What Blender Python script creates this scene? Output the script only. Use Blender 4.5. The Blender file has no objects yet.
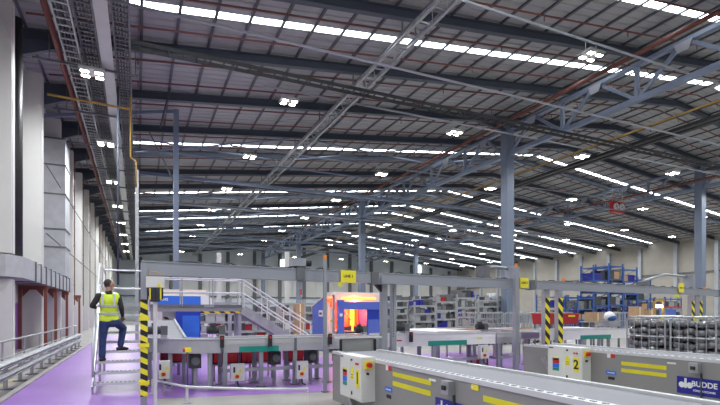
import bpy, math, random
from mathutils import Vector, Matrix
random.seed(7)
R = math.radians
sc = bpy.context.scene
C = sc.collection

# ------------------------------------------------------------------ camera
F = 485.0                                  # focal length in pixels at 720 wide
YAW = math.atan(222.0 / F)
CAMZ = 1.7
cam_d = bpy.data.cameras.new('camera')
cam_d.sensor_width = 36.0
cam_d.lens = 36.0 * F / 720.0
cam_d.shift_y = 109.5 / 720.0
cam_d.clip_start = 0.05
cam_d.clip_end = 600
cam = bpy.data.objects.new('camera', cam_d)
cam.location = (0, 0, CAMZ)
cam.rotation_euler = (R(90), 0, -YAW)
C.objects.link(cam)
sc.camera = cam

# ------------------------------------------------------------------ world / exposure
w = bpy.data.worlds.new('daylight')
sc.world = w
w.use_nodes = True
bg = w.node_tree.nodes['Background']
bg.inputs[0].default_value = (0.93, 0.96, 1.0, 1)
bg.inputs[1].default_value = 0.42
LAMP_W = 560.0
LAMP_COL = (0.93, 0.975, 1.0)
SKY_EMIT = 9.0
vs = sc.view_settings
vs.view_transform = 'Standard'
vs.look = 'None'
vs.exposure = 0.0
vs.gamma = 1.0
vs.use_curve_mapping = False

cY, sY = math.cos(YAW), math.sin(YAW)
def ray(u, v):
    r = u - 360.0
    return Vector((r * cY + F * sY, -r * sY + F * cY, 312.0 - v))
def PX(u, v, X):
    d = ray(u, v); return Vector((0, 0, CAMZ)) + d * (X / d.x)
def PY(u, v, Y):
    d = ray(u, v); return Vector((0, 0, CAMZ)) + d * (Y / d.y)
def PZ(u, v, Z):
    d = ray(u, v); return Vector((0, 0, CAMZ)) + d * ((Z - CAMZ) / d.z)

# ------------------------------------------------------------------ materials
M = {}
def mat(name, col, rough=0.5, metal=0.0, var=0.12, scale=6.0, bump=0.0, spec=None, stretch=None):
    m = bpy.data.materials.new(name); m.use_nodes = True
    nt = m.node_tree; b = nt.nodes['Principled BSDF']
    b.inputs['Roughness'].default_value = rough
    b.inputs['Metallic'].default_value = metal
    if spec is not None: b.inputs['Specular IOR Level'].default_value = spec
    tc = nt.nodes.new('ShaderNodeTexCoord')
    mp = nt.nodes.new('ShaderNodeMapping')
    if stretch: mp.inputs['Scale'].default_value = stretch
    nz = nt.nodes.new('ShaderNodeTexNoise'); nz.inputs['Scale'].default_value = scale
    nz.inputs['Detail'].default_value = 4
    cr = nt.nodes.new('ShaderNodeValToRGB')
    cr.color_ramp.elements[0].position = 0.3; cr.color_ramp.elements[1].position = 0.7
    cr.color_ramp.elements[0].color = tuple(c * (1 - var) for c in col) + (1,)
    cr.color_ramp.elements[1].color = tuple(min(1, c * (1 + var)) for c in col) + (1,)
    L = nt.links
    L.new(tc.outputs['Object'], mp.inputs[0]); L.new(mp.outputs[0], nz.inputs['Vector'])
    L.new(nz.outputs['Fac'], cr.inputs[0]); L.new(cr.outputs[0], b.inputs['Base Color'])
    if bump:
        bp = nt.nodes.new('ShaderNodeBump'); bp.inputs['Strength'].default_value = bump
        L.new(nz.outputs['Fac'], bp.inputs['Height']); L.new(bp.outputs[0], b.inputs['Normal'])
    M[name] = m
    return m
def emis(name, col, strength):
    m = bpy.data.materials.new(name); m.use_nodes = True
    b = m.node_tree.nodes['Principled BSDF']
    b.inputs['Base Color'].default_value = tuple(col) + (1,)
    b.inputs['Emission Color'].default_value = tuple(col) + (1,)
    b.inputs['Emission Strength'].default_value = strength
    M[name] = m
    return m
def hazard(name, a, b_, kx, ky, kz, duty=0.5):
    m = mat(name, a, 0.5); nt = m.node_tree; L = nt.links; b = nt.nodes['Principled BSDF']
    tc = nt.nodes.new('ShaderNodeTexCoord'); sp = nt.nodes.new('ShaderNodeVectorMath'); sp.operation = 'DOT_PRODUCT'
    sp.inputs[1].default_value = (kx, ky, kz)
    fr = nt.nodes.new('ShaderNodeMath'); fr.operation = 'FRACT'
    gt = nt.nodes.new('ShaderNodeMath'); gt.operation = 'GREATER_THAN'; gt.inputs[1].default_value = duty
    mx = nt.nodes.new('ShaderNodeMix'); mx.data_type = 'RGBA'
    mx.inputs[6].default_value = tuple(a) + (1,); mx.inputs[7].default_value = tuple(b_) + (1,)
    L.new(tc.outputs['Object'], sp.inputs[0]); L.new(sp.outputs['Value'], fr.inputs[0]); L.new(fr.outputs[0], gt.inputs[0])
    L.new(gt.outputs[0], mx.inputs[0]); L.new(mx.outputs[2], b.inputs['Base Color'])
    return m

mat('deck', (0.36, 0.365, 0.37), 0.55, 0, 0.06, 0.4)
mat('rafter', (0.065, 0.078, 0.105), 0.5, 0.1, 0.1, 0.7)
mat('purlin', (0.10, 0.105, 0.12), 0.45, 0.3, 0.1, 0.8)
mat('blue_steel', (0.21, 0.255, 0.35), 0.45, 0.1, 0.1, 0.8)
mat('column_steel', (0.165, 0.20, 0.275), 0.45, 0.1, 0.08, 0.6)
mat('white_wall', (0.60, 0.595, 0.57), 0.6, 0, 0.04, 0.6)
mat('panel_wall', (0.60, 0.61, 0.61), 0.6, 0, 0.05, 0.6)
mat('grey_wall', (0.58, 0.64, 0.68), 0.6, 0, 0.08, 0.3)
mat('beige_wall', (0.38, 0.35, 0.305), 0.75, 0, 0.06, 0.5)
mat('purple_paint', (0.30, 0.12, 0.47), 0.4, 0, 0.06, 1.0)
mat('purple_floor', (0.28, 0.135, 0.45), 0.33, 0, 0.07, 0.8)
mat('concrete', (0.30, 0.285, 0.27), 0.45, 0, 0.18, 1.2)
mat('galv', (0.40, 0.41, 0.43), 0.42, 0.55, 0.14, 3.0)
mat('galv_duct', (0.42, 0.43, 0.45), 0.5, 0.25, 0.10, 2.0)
mat('dark_galv', (0.15, 0.155, 0.165), 0.5, 0.4, 0.15, 2.0)
mat('tray_light', (0.48, 0.49, 0.48), 0.5, 0.2, 0.08, 1.0)
mat('rust_red', (0.17, 0.042, 0.03), 0.55, 0, 0.15, 2.0)
mat('pipe_red', (0.16, 0.048, 0.036), 0.5, 0, 0.15, 1.0)
mat('pipe_white', (0.40, 0.42, 0.46), 0.4, 0.2, 0.06, 1.0)
mat('pipe_yellow', (0.40, 0.24, 0.05), 0.5, 0, 0.1, 1.0)
mat('black', (0.018, 0.018, 0.02), 0.5, 0, 0.2, 3.0)
mat('dark_grey', (0.05, 0.055, 0.062), 0.5, 0.1, 0.2, 3.0)
mat('grey_paint', (0.26, 0.265, 0.265), 0.45, 0.1, 0.05, 2.0)
mat('boom_side', (0.29, 0.285, 0.28), 0.42, 0.25, 0.05, 1.5)
mat('belt', (0.215, 0.215, 0.24), 0.55, 0, 0.05, 1.5)
mat('alu', (0.64, 0.65, 0.67), 0.35, 0.25, 0.05, 2.0)
mat('alu_frame', (0.34, 0.36, 0.39), 0.38, 0.45, 0.08, 2.0)
mat('gantry_grey', (0.29, 0.31, 0.35), 0.45, 0.2, 0.06, 1.0)
mat('white_paint', (0.78, 0.78, 0.77), 0.4, 0, 0.03, 2.0)
mat('cab_white', (0.66, 0.66, 0.63), 0.4, 0, 0.03, 2.0)
mat('yellow', (0.80, 0.70, 0.03), 0.5, 0, 0.04, 2.0)
mat('tape_yellow', (0.70, 0.62, 0.02), 0.5, 0, 0.06, 3.0)
mat('red', (0.55, 0.02, 0.02), 0.4, 0, 0.1, 3.0)
mat('crate_red', (0.36, 0.012, 0.02), 0.4, 0, 0.15, 3.0)
mat('orange', (0.80, 0.24, 0.03), 0.4, 0, 0.05, 3.0)
mat('blue', (0.035, 0.16, 0.66), 0.4, 0, 0.05, 2.0)
mat('deep_blue', (0.016, 0.05, 0.40), 0.4, 0, 0.08, 2.0)
mat('violet_blue', (0.09, 0.15, 0.52), 0.4, 0, 0.06, 2.0)
mat('logo_blue', (0.012, 0.014, 0.25), 0.4, 0, 0.05, 2.0)
mat('rack_blue', (0.03, 0.095, 0.33), 0.4, 0.1, 0.12, 2.0)
mat('green', (0.01, 0.25, 0.19), 0.45, 0, 0.08, 2.0)
mat('cardboard', (0.42, 0.27, 0.15), 0.7, 0, 0.1, 4.0)
mat('wood', (0.55, 0.31, 0.12), 0.6, 0, 0.15, 3.0)
mat('cream', (0.78, 0.70, 0.60), 0.5, 0, 0.04, 2.0)
mat('skin', (0.42, 0.23, 0.16), 0.55, 0, 0.06, 20.0)
mat('hair', (0.035, 0.025, 0.02), 0.7, 0, 0.3, 60.0)
mat('vest', (0.68, 0.86, 0.05), 0.6, 0, 0.06, 12.0, 0.2)
mat('reflective', (0.48, 0.50, 0.52), 0.35, 0.3, 0.06, 20.0)
mat('jacket', (0.016, 0.016, 0.018), 0.75, 0, 0.2, 10.0)
mat('jeans', (0.022, 0.042, 0.13), 0.8, 0, 0.25, 14.0, 0.2)
mat('shoe', (0.025, 0.022, 0.02), 0.6, 0, 0.2, 10.0)
mat('wrap', (0.23, 0.235, 0.25), 0.22, 0.4, 0.5, 9.0, 0.5)
mat('glass', (0.55, 0.62, 0.70), 0.12, 0, 0.05, 2.0)
emis('lamp', (1.0, 0.94, 0.82), 30.0)
emis('skylight', (0.88, 0.95, 1.0), SKY_EMIT)
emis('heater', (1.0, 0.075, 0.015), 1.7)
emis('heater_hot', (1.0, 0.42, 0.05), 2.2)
emis('window_glow', (0.93, 0.97, 1.0), 3.0)
hazard('hazard_tape', (0.80, 0.72, 0.03), (0.012, 0.012, 0.012), 2.6, 2.6, 5.2)
hazard('hazard_thin', (0.80, 0.72, 0.03), (0.012, 0.012, 0.012), 3.0, 3.0, 3.0)
hazard('hazard_edge', (0.75, 0.52, 0.03), (0.012, 0.012, 0.012), 2.7, 0.0, 3.2)

# ------------------------------------------------------------------ mesh helpers
class MB:
    def __init__(self): self.v = []; self.f = []
    def _add(self, vs, fs):
        n = len(self.v); self.v += [Vector(p) for p in vs]; self.f += [tuple(n + i for i in f) for f in fs]
        return self
    def box(self, x0, x1, y0, y1, z0, z1):
        return self._add([(x0,y0,z0),(x1,y0,z0),(x1,y1,z0),(x0,y1,z0),(x0,y0,z1),(x1,y0,z1),(x1,y1,z1),(x0,y1,z1)],
            [(3,2,1,0),(4,5,6,7),(0,1,5,4),(1,2,6,5),(2,3,7,6),(3,0,4,7)])
    def cbox(self, x, y, z, sx, sy, sz):
        return self.box(x-sx/2, x+sx/2, y-sy/2, y+sy/2, z-sz/2, z+sz/2)
    def beam(self, p0, p1, wd, ht, up=(0,0,1)):
        p0, p1 = Vector(p0), Vector(p1); d = (p1-p0).normalized(); up = Vector(up)
        if abs(d.dot(up)) > 0.98: up = Vector((0,1,0))
        s = d.cross(up).normalized() * (wd/2); t = s.cross(d).normalized() * (ht/2)
        q = [p0-s-t, p0+s-t, p0+s+t, p0-s+t, p1-s-t, p1+s-t, p1+s+t, p1-s+t]
        return self._add(q, [(0,1,2,3),(7,6,5,4),(0,4,5,1),(1,5,6,2),(2,6,7,3),(3,7,4,0)])
    def ibeam(self, p0, p1, wd, ht, t=0.03):
        p0, p1 = Vector(p0), Vector(p1); d = (p1-p0).normalized(); u = Vector((0,0,1))
        s = d.cross(u).normalized(); n = s.cross(d).normalized()
        self.beam(p0+n*(ht/2-t/2), p1+n*(ht/2-t/2), wd, t); self.beam(p0-n*(ht/2-t/2), p1-n*(ht/2-t/2), wd, t)
        return self.beam(p0, p1, t, ht-2*t)
    def tube(self, pts, r, n=8, r2=None):
        pts = [Vector(p) for p in pts]; k = len(pts); base = len(self.v)
        d0 = (pts[1]-pts[0]).normalized(); up = Vector((0,0,1)) if abs(d0.z) < 0.9 else Vector((0,1,0))
        for i, p in enumerate(pts):
            d = (pts[min(i+1,k-1)]-pts[max(i-1,0)]).normalized()
            s = d.cross(up).normalized(); t = s.cross(d).normalized()
            rr = r if r2 is None else r + (r2-r)*i/(k-1)
            for j in range(n):
                a = 2*math.pi*j/n; self.v.append(p + s*(rr*math.cos(a)) + t*(rr*math.sin(a)))
        for i in range(k-1):
            for j in range(n):
                a = base+i*n+j; b = base+i*n+(j+1)%n; self.f.append((a, b, b+n, a+n))
        self.f.append(tuple(base+j for j in reversed(range(n)))); self.f.append(tuple(base+(k-1)*n+j for j in range(n)))
        return self
    def prism(self, poly, axis, a0, a1):
        n = len(poly)
        def mk(p, a):
            return (a,p[0],p[1]) if axis == 'x' else (p[0],a,p[1]) if axis == 'y' else (p[0],p[1],a)
        vs = [mk(p,a0) for p in poly]+[mk(p,a1) for p in poly]
        fs = [tuple(range(n)), tuple(reversed(range(n,2*n)))]+[(i,i+n,(i+1)%n+n,(i+1)%n) for i in range(n)]
        return self._add(vs, fs)
    def ellipsoid(self, c, rx, ry, rz, nu=14, nv=9):
        c = Vector(c); base = len(self.v)
        self.v.append(c+Vector((0,0,rz)))
        for i in range(1, nv):
            a = math.pi*i/nv
            for j in range(nu):
                b = 2*math.pi*j/nu
                self.v.append(c+Vector((rx*math.sin(a)*math.cos(b), ry*math.sin(a)*math.sin(b), rz*math.cos(a))))
        self.v.append(c-Vector((0,0,rz)))
        for j in range(nu): self.f.append((base, base+1+j, base+1+(j+1)%nu))
        for i in range(nv-2):
            for j in range(nu):
                a = base+1+i*nu+j; b = base+1+i*nu+(j+1)%nu; self.f.append((a, a+nu, b+nu, b))
        e = len(self.v)-1; s0 = base+1+(nv-2)*nu
        for j in range(nu): self.f.append((s0+j, e, s0+(j+1)%nu))
        return self
    def capsule(self, p0, r0, p1, r1):
        p0, p1 = Vector(p0), Vector(p1)
        self.tube([p0, p1], r0, 12, r1); self.ellipsoid(p0, r0, r0, r0, 12, 8); return self.ellipsoid(p1, r1, r1, r1, 12, 8)

def link_mesh(name, me, material, parent=None):
    o = bpy.data.objects.new(name, me); C.objects.link(o)
    if material: 
        if not me.materials: me.materials.append(M[material])
    if parent: o.parent = parent
    return o
def origin_of(o):
    p = Vector((0,0,0))
    while o: p += o.location; o = o.parent
    return p
def build(name, mb, material, parent=None, smooth=False, recalc=True):
    off = origin_of(parent) if parent else Vector((0,0,0))
    me = bpy.data.meshes.new(name)
    me.from_pydata([tuple(p-off) for p in mb.v], [], mb.f)
    if recalc:
        import bmesh
        bm = bmesh.new(); bm.from_mesh(me); bmesh.ops.recalc_face_normals(bm, faces=bm.faces); bm.to_mesh(me); bm.free()
    if smooth: me.polygons.foreach_set('use_smooth', [True]*len(me.polygons))
    me.update()
    return link_mesh(name, me, material, parent)
def thing(name, label, cat, loc=(0,0,0), group=None):
    o = bpy.data.objects.new(name, None); C.objects.link(o); o.empty_display_size = 0.2
    o.location = loc; o['label'] = label; o['category'] = cat
    if group: o['group'] = group
    return o
def tag(o, label, cat, group=None):
    o['label'] = label; o['category'] = cat
    if group: o['group'] = group
    return o
def one(name, mb, material, label, cat, group=None, smooth=False):
    """a thing that is one mesh; origin moved to its base"""
    xs = [p.x for p in mb.v]; ys = [p.y for p in mb.v]; zs = [p.z for p in mb.v]
    c = Vector(((min(xs)+max(xs))/2, (min(ys)+max(ys))/2, min(zs)))
    mb.v = [p-c for p in mb.v]
    o = build(name, mb, material, None, smooth); o.location = c
    return tag(o, label, cat, group)
def struct(name, mb, material, label=None, cat=None):
    o = build(name, mb, material); o['kind'] = 'structure'
    if label: o['label'] = label
    if cat: o['category'] = cat
    return o
def dup(root, loc, rotz=None, label=None, group=None):
    r = root.copy(); C.objects.link(r); r.location = loc
    if rotz is not None: r.rotation_euler = (0,0,rotz)
    if label: r['label'] = label
    if group: r['group'] = group
    for ch in list(root.children):
        c = ch.copy(); C.objects.link(c); c.parent = r
        for g in list(ch.children):
            d = g.copy(); C.objects.link(d); d.parent = c
    return r
def text_part(name, s, size, mtx, material, parent, extrude=0.002, bold=0.0):
    cu = bpy.data.curves.new(name, 'FONT'); cu.body = s; cu.size = size; cu.extrude = extrude; cu.offset = bold
    cu.align_x = 'CENTER'; cu.align_y = 'CENTER'
    t = bpy.data.objects.new('tmp', cu); C.objects.link(t)
    dg = bpy.context.evaluated_depsgraph_get(); me = bpy.data.meshes.new_from_object(t.evaluated_get(dg))
    bpy.data.objects.remove(t); bpy.data.curves.remove(cu)
    me.transform(Matrix.Translation(-origin_of(parent)) @ mtx); me.name = name
    return link_mesh(name, me, material, parent)
# text basis matrices: reading direction, up, outward normal
def tmtx(pos, xdir, up=(0,0,1)):
    x = Vector(xdir).normalized(); y = Vector(up).normalized(); z = x.cross(y)
    m = Matrix((x, y, z)).transposed().to_4x4(); m.translation = Vector(pos); return m
ORD = ['first','second','third','fourth','fifth','sixth','seventh','eighth','ninth','tenth','eleventh','twelfth','thirteenth',
       'fourteenth','fifteenth','sixteenth','seventeenth','eighteenth','nineteenth','twentieth','twenty-first','twenty-second',
       'twenty-third','twenty-fourth','twenty-fifth','twenty-sixth','twenty-seventh','twenty-eighth','twenty-ninth','thirtieth']

# ------------------------------------------------------------------ building shell
XL, XR, YB, YF, XRIDGE, SL = -5.1, 84.0, 116.0, -12.0, 39.4, 0.11
ZR = 18.80
def zd(x): return ZR - SL*abs(x-XRIDGE)
FR = 5.55
FRAMES = [30.4 + FR*k for k in range(-7, 16)]
ROW1, ROW2 = 26.9, 51.9
COLY = [2.65, 30.4, 58.15, 85.9, 113.65]

struct('floor', MB().box(XL-1, XR+1, YF, YB+1, -0.2, 0.0), 'concrete', 'grey concrete warehouse floor', 'floor')
floor = bpy.data.objects['floor']
def area(poly, m):
    build('painted_area', MB().prism(poly, 'z', -0.05, 0.003), m, floor)
area([(-2.3,YF),(0.3,YF),(0.3,10.3),(4.6,9.55),(14,9.2),(14,17.0),(6,17.0),(6,40),(-2.3,40)], 'purple_floor')
for yy in (9.6, 10.5, 11.4, 12.3, 13.2, 14.1):
    build('floor_marking', MB().prism([(-3.6,yy),(-2.75,yy+0.55),(-2.75,yy+0.68),(-3.6,yy+0.13)], 'z', -0.02, 0.004), 'tape_yellow', floor)
build('kerb', MB().box(-2.42, -2.3, YF, 60, -0.05, 0.035), 'concrete', floor)

# ceiling: corrugated deck, rafters, purlins, skylights
def deck_half(xa, xb):
    mb = MB(); prof = []; y = YF
    while y < YB:
        prof += [(y, 0), (y+0.36, 0), (y+0.40, 0.05), (y+0.50, 0.05)]; y += 0.54
    vs = []
    for (yy, dz) in prof: vs += [(xa, yy, zd(xa)+dz), (xb, yy, zd(xb)+dz)]
    fs = [(2*i, 2*i+1, 2*i+3, 2*i+2) for i in range(len(prof)-1)]
    mb._add(vs, fs); return mb
ceil = struct('ceiling', MB()._add([(XL-0.6,YF,zd(XL-0.6)+0.3),(XRIDGE,YF,ZR+0.3),(XRIDGE,YB+1,ZR+0.3),(XL-0.6,YB+1,zd(XL-0.6)+0.3),(XR+1,YF,zd(XR+1)+0.3),(XR+1,YB+1,zd(XR+1)+0.3)],
     [(0,1,2,3),(1,4,5,2)]), 'deck', 'pitched sheet metal roof with dark steel rafters', 'roof')
build('roof_deck', deck_half(XL-0.5, XRIDGE), 'deck', ceil, recalc=False)
build('roof_deck', deck_half(XRIDGE, XR+1), 'deck', ceil, recalc=False)
x = XL + 0.7
while x < XR:
    mb = MB(); z = zd(x)
    mb.box(x-0.025, x+0.025, YF, YB, z-0.075, z-0.01); mb.box(x-0.025, x+0.105, YF, YB, z-0.085, z-0.072)
    build('purlin', mb, 'purlin', ceil); x += 1.5
for i, y in enumerate(FRAMES):
    mb = MB(); d = 0.14+0.24
    mb.ibeam((XL+0.1, y, zd(XL)-d), (XRIDGE, y, ZR-d), 0.30, 0.46, 0.035); mb.ibeam((XRIDGE, y, ZR-d), (XR, y, zd(XR)-d), 0.30, 0.46, 0.035)
    if (i-7) % 5 == 0:
        for xc in (ROW1, ROW2):
            zt = zd(xc)-0.58
            mb.prism([(xc-3.2, zd(xc-3.2)-0.58), (xc+3.2, zd(xc+3.2)-0.58), (xc+0.5, zt-0.75), (xc-0.5, zt-0.75)], 'y', y-0.13, y+0.13)
    mb.prism([(XL, zd(XL)-0.58), (XL+3.0, zd(XL+3)-0.58), (XL, zd(XL)-1.5)], 'y', y-0.12, y+0.12)
    build('rafter', mb, 'rafter', ceil)
for y in (15.9, 22.1, 40.2, 57.2, 67.6, 73.8, 84.6, 95.6, 106.8):
    hw = 0.22
    for (xa, xb) in ((-0.4, XRIDGE-0.5), (XRIDGE+0.5, XR-0.5)):
        mb = MB()
        mb._add([(xa,y-hw,zd(xa)-0.005),(xb,y-hw,zd(xb)-0.005),(xb,y+hw,zd(xb)-0.005),(xa,y+hw,zd(xa)-0.005),
                 (xa,y-hw,zd(xa)+0.03),(xb,y-hw,zd(xb)+0.03),(xb,y+hw,zd(xb)+0.03),(xa,y+hw,zd(xa)+0.03)],
                [(0,1,2,3),(7,6,5,4),(0,4,5,1),(1,5,6,2),(2,6,7,3),(3,7,4,0)])
        o = build('skylight', mb, 'skylight', ceil); o['label'] = 'translucent white daylight strip'

# left wall with fins
wl = struct('wall_left', MB().box(XL-0.5, XL, YF, YB, 0, zd(XL)), 'panel_wall', 'pale panelled side wall with white fins', 'wall')
FINY = [9.2+6.1*k for k in range(18)]
for y in FINY:
    for (za, zb_) in (((0, 2.9), (3.86, 13.15)) if 20 < y < 22 else ((0, 13.15),)):
        build('wall_fin', MB().box(XL, -4.2, y, y+0.55, za, zb_), 'white_wall', wl)
        build('fin_edge', MB().box(-4.215, -4.19, y+0.1, y+0.14, za, zb_-0.05), 'galv', wl)
    build('knee_brace', MB().beam((-4.3, y-0.1, 11.6), (-4.9, y-0.1, 13.1), 0.12, 0.12), 'white_wall', wl)
for i, y in enumerate(FINY[:-1]):
    build('lower_panel', MB().box(XL, XL+0.05, y+0.6, y+6.05, 0, 2.1), 'purple_paint', wl)
    build('upper_panel', MB().box(XL, XL+0.04, y+0.6, y+6.05, 2.15, 7.6), 'white_wall', wl)
    build('upper_panel', MB().box(XL, XL+0.04, y+0.6, y+6.05, 7.65, 13.0), 'white_wall', wl)
# end wall
wb = struct('wall_back', MB().box(XL, XR, YB, YB+0.4, 0, ZR), 'grey_wall', 'far grey end wall with dark posts and rails', 'wall')
x = 0.5
while x < XR-1:
    build('wall_post', MB().box(x-0.35, x+0.35, YB-0.5, YB, 0, zd(x)-0.9), 'dark_galv', wb)
    for k in range(2):
        xa = x+0.45+k*2.75
        build('wall_panel', MB().box(xa, xa+2.6, YB-0.1, YB, 5.4, 9.6), 'white_wall', wb)
    x += 6.2
for z in (5.1, 10.0): build('wall_rail', MB().box(XL, XR, YB-0.35, YB, z, z+0.28), 'dark_galv', wb)
for x in (31.5, 70.0):
    build('bright_panel', MB().box(x, x+1.5, YB-0.6, YB-0.5, 11.0, 14.5), 'window_glow', wb)
# right wall
wr = struct('wall_right', MB().box(XR, XR+0.4, YF, YB, 0, zd(XR)), 'beige_wall', 'beige side wall with pale posts', 'wall')
y = 40.0
while y < YB-2:
    build('wall_post', MB().box(XR-0.5, XR, y-0.3, y+0.3, 0, zd(XR)-0.8), 'pipe_white', wr)
    build('wall_rail', MB().box(XR-0.3, XR, y+0.3, y+6.2, 8.2, 8.4), 'dark_galv', wr); y += 6.5
for n, (u0, u1, v0, v1, m) in enumerate(((473.5, 482, 295, 300, 'deep_blue'), (487, 496.5, 293.5, 300.5, 'white_paint'))):
    a = PX(u0, v0, XR-0.05); b = PX(u1, v1, XR-0.05)
    wn = struct('window_%d' % (n+1), MB().box(XR-0.15, XR-0.02, b.y, a.y, b.z, a.z), m, ['wide blue wall window', 'white framed wall window'][n], 'window')
    step = (a.y-b.y)/3
    for k in range(3):
        build('window_pane', MB().box(XR-0.19, XR-0.14, b.y+step*k+0.25, b.y+step*(k+1)-0.25, b.z+0.25, a.z-0.25), 'glass' if n else 'violet_blue', wn)

# steel columns and longitudinal trusses
for r, (xc, rn) in enumerate(((ROW1, 'near'), (ROW2, 'far'))):
    zt = zd(xc)-1.1
    for k, y in enumerate(COLY):
        if k == 0: continue
        t = thing('steel_column', f'blue-grey steel roof column, {ORD[k-1]} from the camera in the {rn} column row', 'column', (xc, y, 0), 'steel roof columns')
        build('shaft', MB().box(xc-0.36, xc+0.36, y-0.36, y+0.36, 0, zt), 'column_steel', t)
        build('base_plate', MB().box(xc-0.6, xc+0.6, y-0.6, y+0.6, 0, 0.05), 'column_steel', t)
        build('cap_plate', MB().box(xc-0.55, xc+0.55, y-0.55, y+0.55, zt, zt+0.06), 'column_steel', t)
    zb, ztop = zt-2.05, zt+0.0
    for k in range(len(COLY)-1):
        y0, y1 = COLY[k], COLY[k+1]
        t = thing('roof_truss', f'blue-grey lattice truss along the {rn} column row, {ORD[k]} span from the camera', 'truss', (xc, (y0+y1)/2, zb), 'longitudinal roof trusses')
        build('bottom_chord', MB().beam((xc, y0+0.36, zb), (xc, y1-0.36, zb), 0.35, 0.28), 'blue_steel', t)
        build('top_chord', MB().beam((xc, y0+0.36, ztop), (xc, y1-0.36, ztop), 0.30, 0.22), 'blue_steel', t)
        for j in range(5):
            yt = y0+FR/2+FR*j
            a = max(yt-FR/2, y0+0.36); b = min(yt+FR/2, y1-0.36)
            build('diagonal', MB().beam((xc, a, zb), (xc, yt-0.12, ztop), 0.16, 0.20), 'blue_steel', t)
            build('diagonal', MB().beam((xc, b, zb), (xc, yt+0.12, ztop), 0.16, 0.20), 'blue_steel', t)
            build('gusset', MB().prism([(yt-0.5, ztop-0.05), (yt+0.5, ztop-0.05), (yt+0.3, ztop-0.55), (yt-0.3, ztop-0.55)], 'x', xc-0.2, xc-0.17), 'pipe_white', t)
            if j: build('post', MB().beam((xc, y0+FR*j, zb), (xc, y0+FR*j, ztop), 0.22, 0.22), 'blue_steel', t)

# ------------------------------------------------------------------ roof services
def tube_thing(name, pts, r, m, label, cat, group=None, n=8):
    return one(name, MB().tube(pts, r, n), m, label, cat, group, True)
# lamps: rows along X on trunking
LAMPX = [-1.8, 8.0, 19.7, 31.8, 42.9, 54.5, 66.0, 77.0]
LAMPY = [-5.4+10.95*k for k in range(11)]
LZ = 13.9
def lampz(x): return 11.95 if x < 0 else min(LZ, zd(x)-1.05)
fix = thing('high_bay_light', 'x', 'light', (0,0,0), 'high bay lights')
build('housing', MB().box(-0.50,0.50,-0.42,0.42,0.10,0.18).box(-0.06,0.06,-0.3,0.3,0.18,0.26), 'tray_light', fix)
for ax in (-0.27, 0.27):
    for ay in (-0.24, 0.24):
        l = build('lamp_module', MB().box(ax-0.17,ax+0.17,ay-0.12,ay+0.12,0.02,0.10), 'tray_light', fix)
        build('lamp_lens', MB().box(ax-0.15,ax+0.15,ay-0.09,ay+0.09,0.0,0.022), 'lamp', l)
for sx in (-0.35, 0.35):
    build('suspension_rod', MB().tube([(sx,0,0.18),(sx,0,0.66)], 0.012, 6), 'galv', fix)
ld = bpy.data.lights.new('lamp_light', 'AREA'); ld.shape = 'RECTANGLE'; ld.size = 0.9; ld.size_y = 0.8
ld.energy = LAMP_W; ld.color = LAMP_COL; ld.spread = R(170)
lo = bpy.data.objects.new('lamp_light', ld); C.objects.link(lo); lo.parent = fix; lo.location = (0,0,-0.03)
first = True
for i, x in enumerate(LAMPX):
    for j, y in enumerate(LAMPY):
        if i == 0: y = -4.9+9.6*j
        lab = f'high bay light, {ORD[j]} along its line, in the {ORD[i]} light line from the left wall'
        if first: fix.location = (x, y, lampz(x)); fix['label'] = lab; first = False
        else: dup(fix, (x, y, lampz(x)), None, lab, 'high bay lights')
for j, y in enumerate(LAMPY):
    mb = MB(); z = LZ
    mb.beam((6.5, y, LZ+0.72), (67.5, y, LZ+0.72), 0.05, 0.10)
    one('lighting_trunking', mb, 'pipe_white', f'thin pale lighting trunking across the roof, {ORD[j]} from the camera side', 'trunking', 'lighting trunking runs')
# pipes along the building
for (nm, X, Z, r, m, lab, cat) in (
    ('sprinkler_main', 25.6, 16.25, 0.13, 'pipe_red', 'thick rust-red pipe beside the near column row truss', 'pipe'),
    ('sprinkler_main', -3.05, 12.75, 0.12, 'pipe_red', 'rust-red pipe high along the left wall beside cable ladders', 'pipe'),
    ('gas_pipe', 31.2, 14.2, 0.07, 'pipe_yellow', 'yellow pipe running deep under the roof right of the near columns', 'pipe'),
    ('sprinkler_main', 51.3, 15.0, 0.12, 'pipe_red', 'rust-red pipe beside the far column row truss', 'pipe')):
    tube_thing(nm, [(X, 2, Z), (X, 60, Z), (X, 114, Z)], r, m, lab, cat)
for k, (X, Z) in enumerate(((33.4, 14.0), (34.5, 14.15))):
    one('cable_duct', MB().box(X-0.18, X+0.18, 4, 112, Z, Z+0.22), 'black', f'black cable duct under the roof, {["left","right"][k]} one of the close pair', 'cable duct', 'black cable ducts')
def ladder(name, x0, x1, y0, y1, z, m, label, pitch, along='y', group=None):
    t = thing(name, label, 'cable ladder', ((x0+x1)/2, (y0+y1)/2, z), group)
    rg = MB()
    if along == 'y':
        for xx in (x0, x1): build('side_rail', MB().box(xx-0.03, xx+0.03, y0, y1, z, z+0.14), m, t)
        y = y0
        while y < y1: rg.box(x0, x1, y, y+0.07, z+0.02, z+0.06); y += pitch
    else:
        for yy in (y0, y1): build('side_rail', MB().box(x0, x1, yy-0.03, yy+0.03, z, z+0.16), m, t)
        x = x0
        while x < x1: rg.box(x, x+0.07, y0, y1, z+0.02, z+0.06); x += pitch
    o = build('rungs', rg, m, t); o['kind'] = 'stuff'
    if along == 'y':
        for q in range(5):
            xq = x0+(x1-x0)*(q+0.5)/5
            build('cable', MB().tube([(xq, y0, z+0.085), (xq+0.03, (y0+y1)/2, z+0.085), (xq, y1, z+0.085)], 0.03, 6), ('black','dark_grey','black','dark_galv','black')[q], t)
    return t
ladder('cable_ladder', -2.75, -2.2, 6, 112, 12.35, 'galv', 'narrow galvanised cable ladder high beside the left wall', 0.5)
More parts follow.
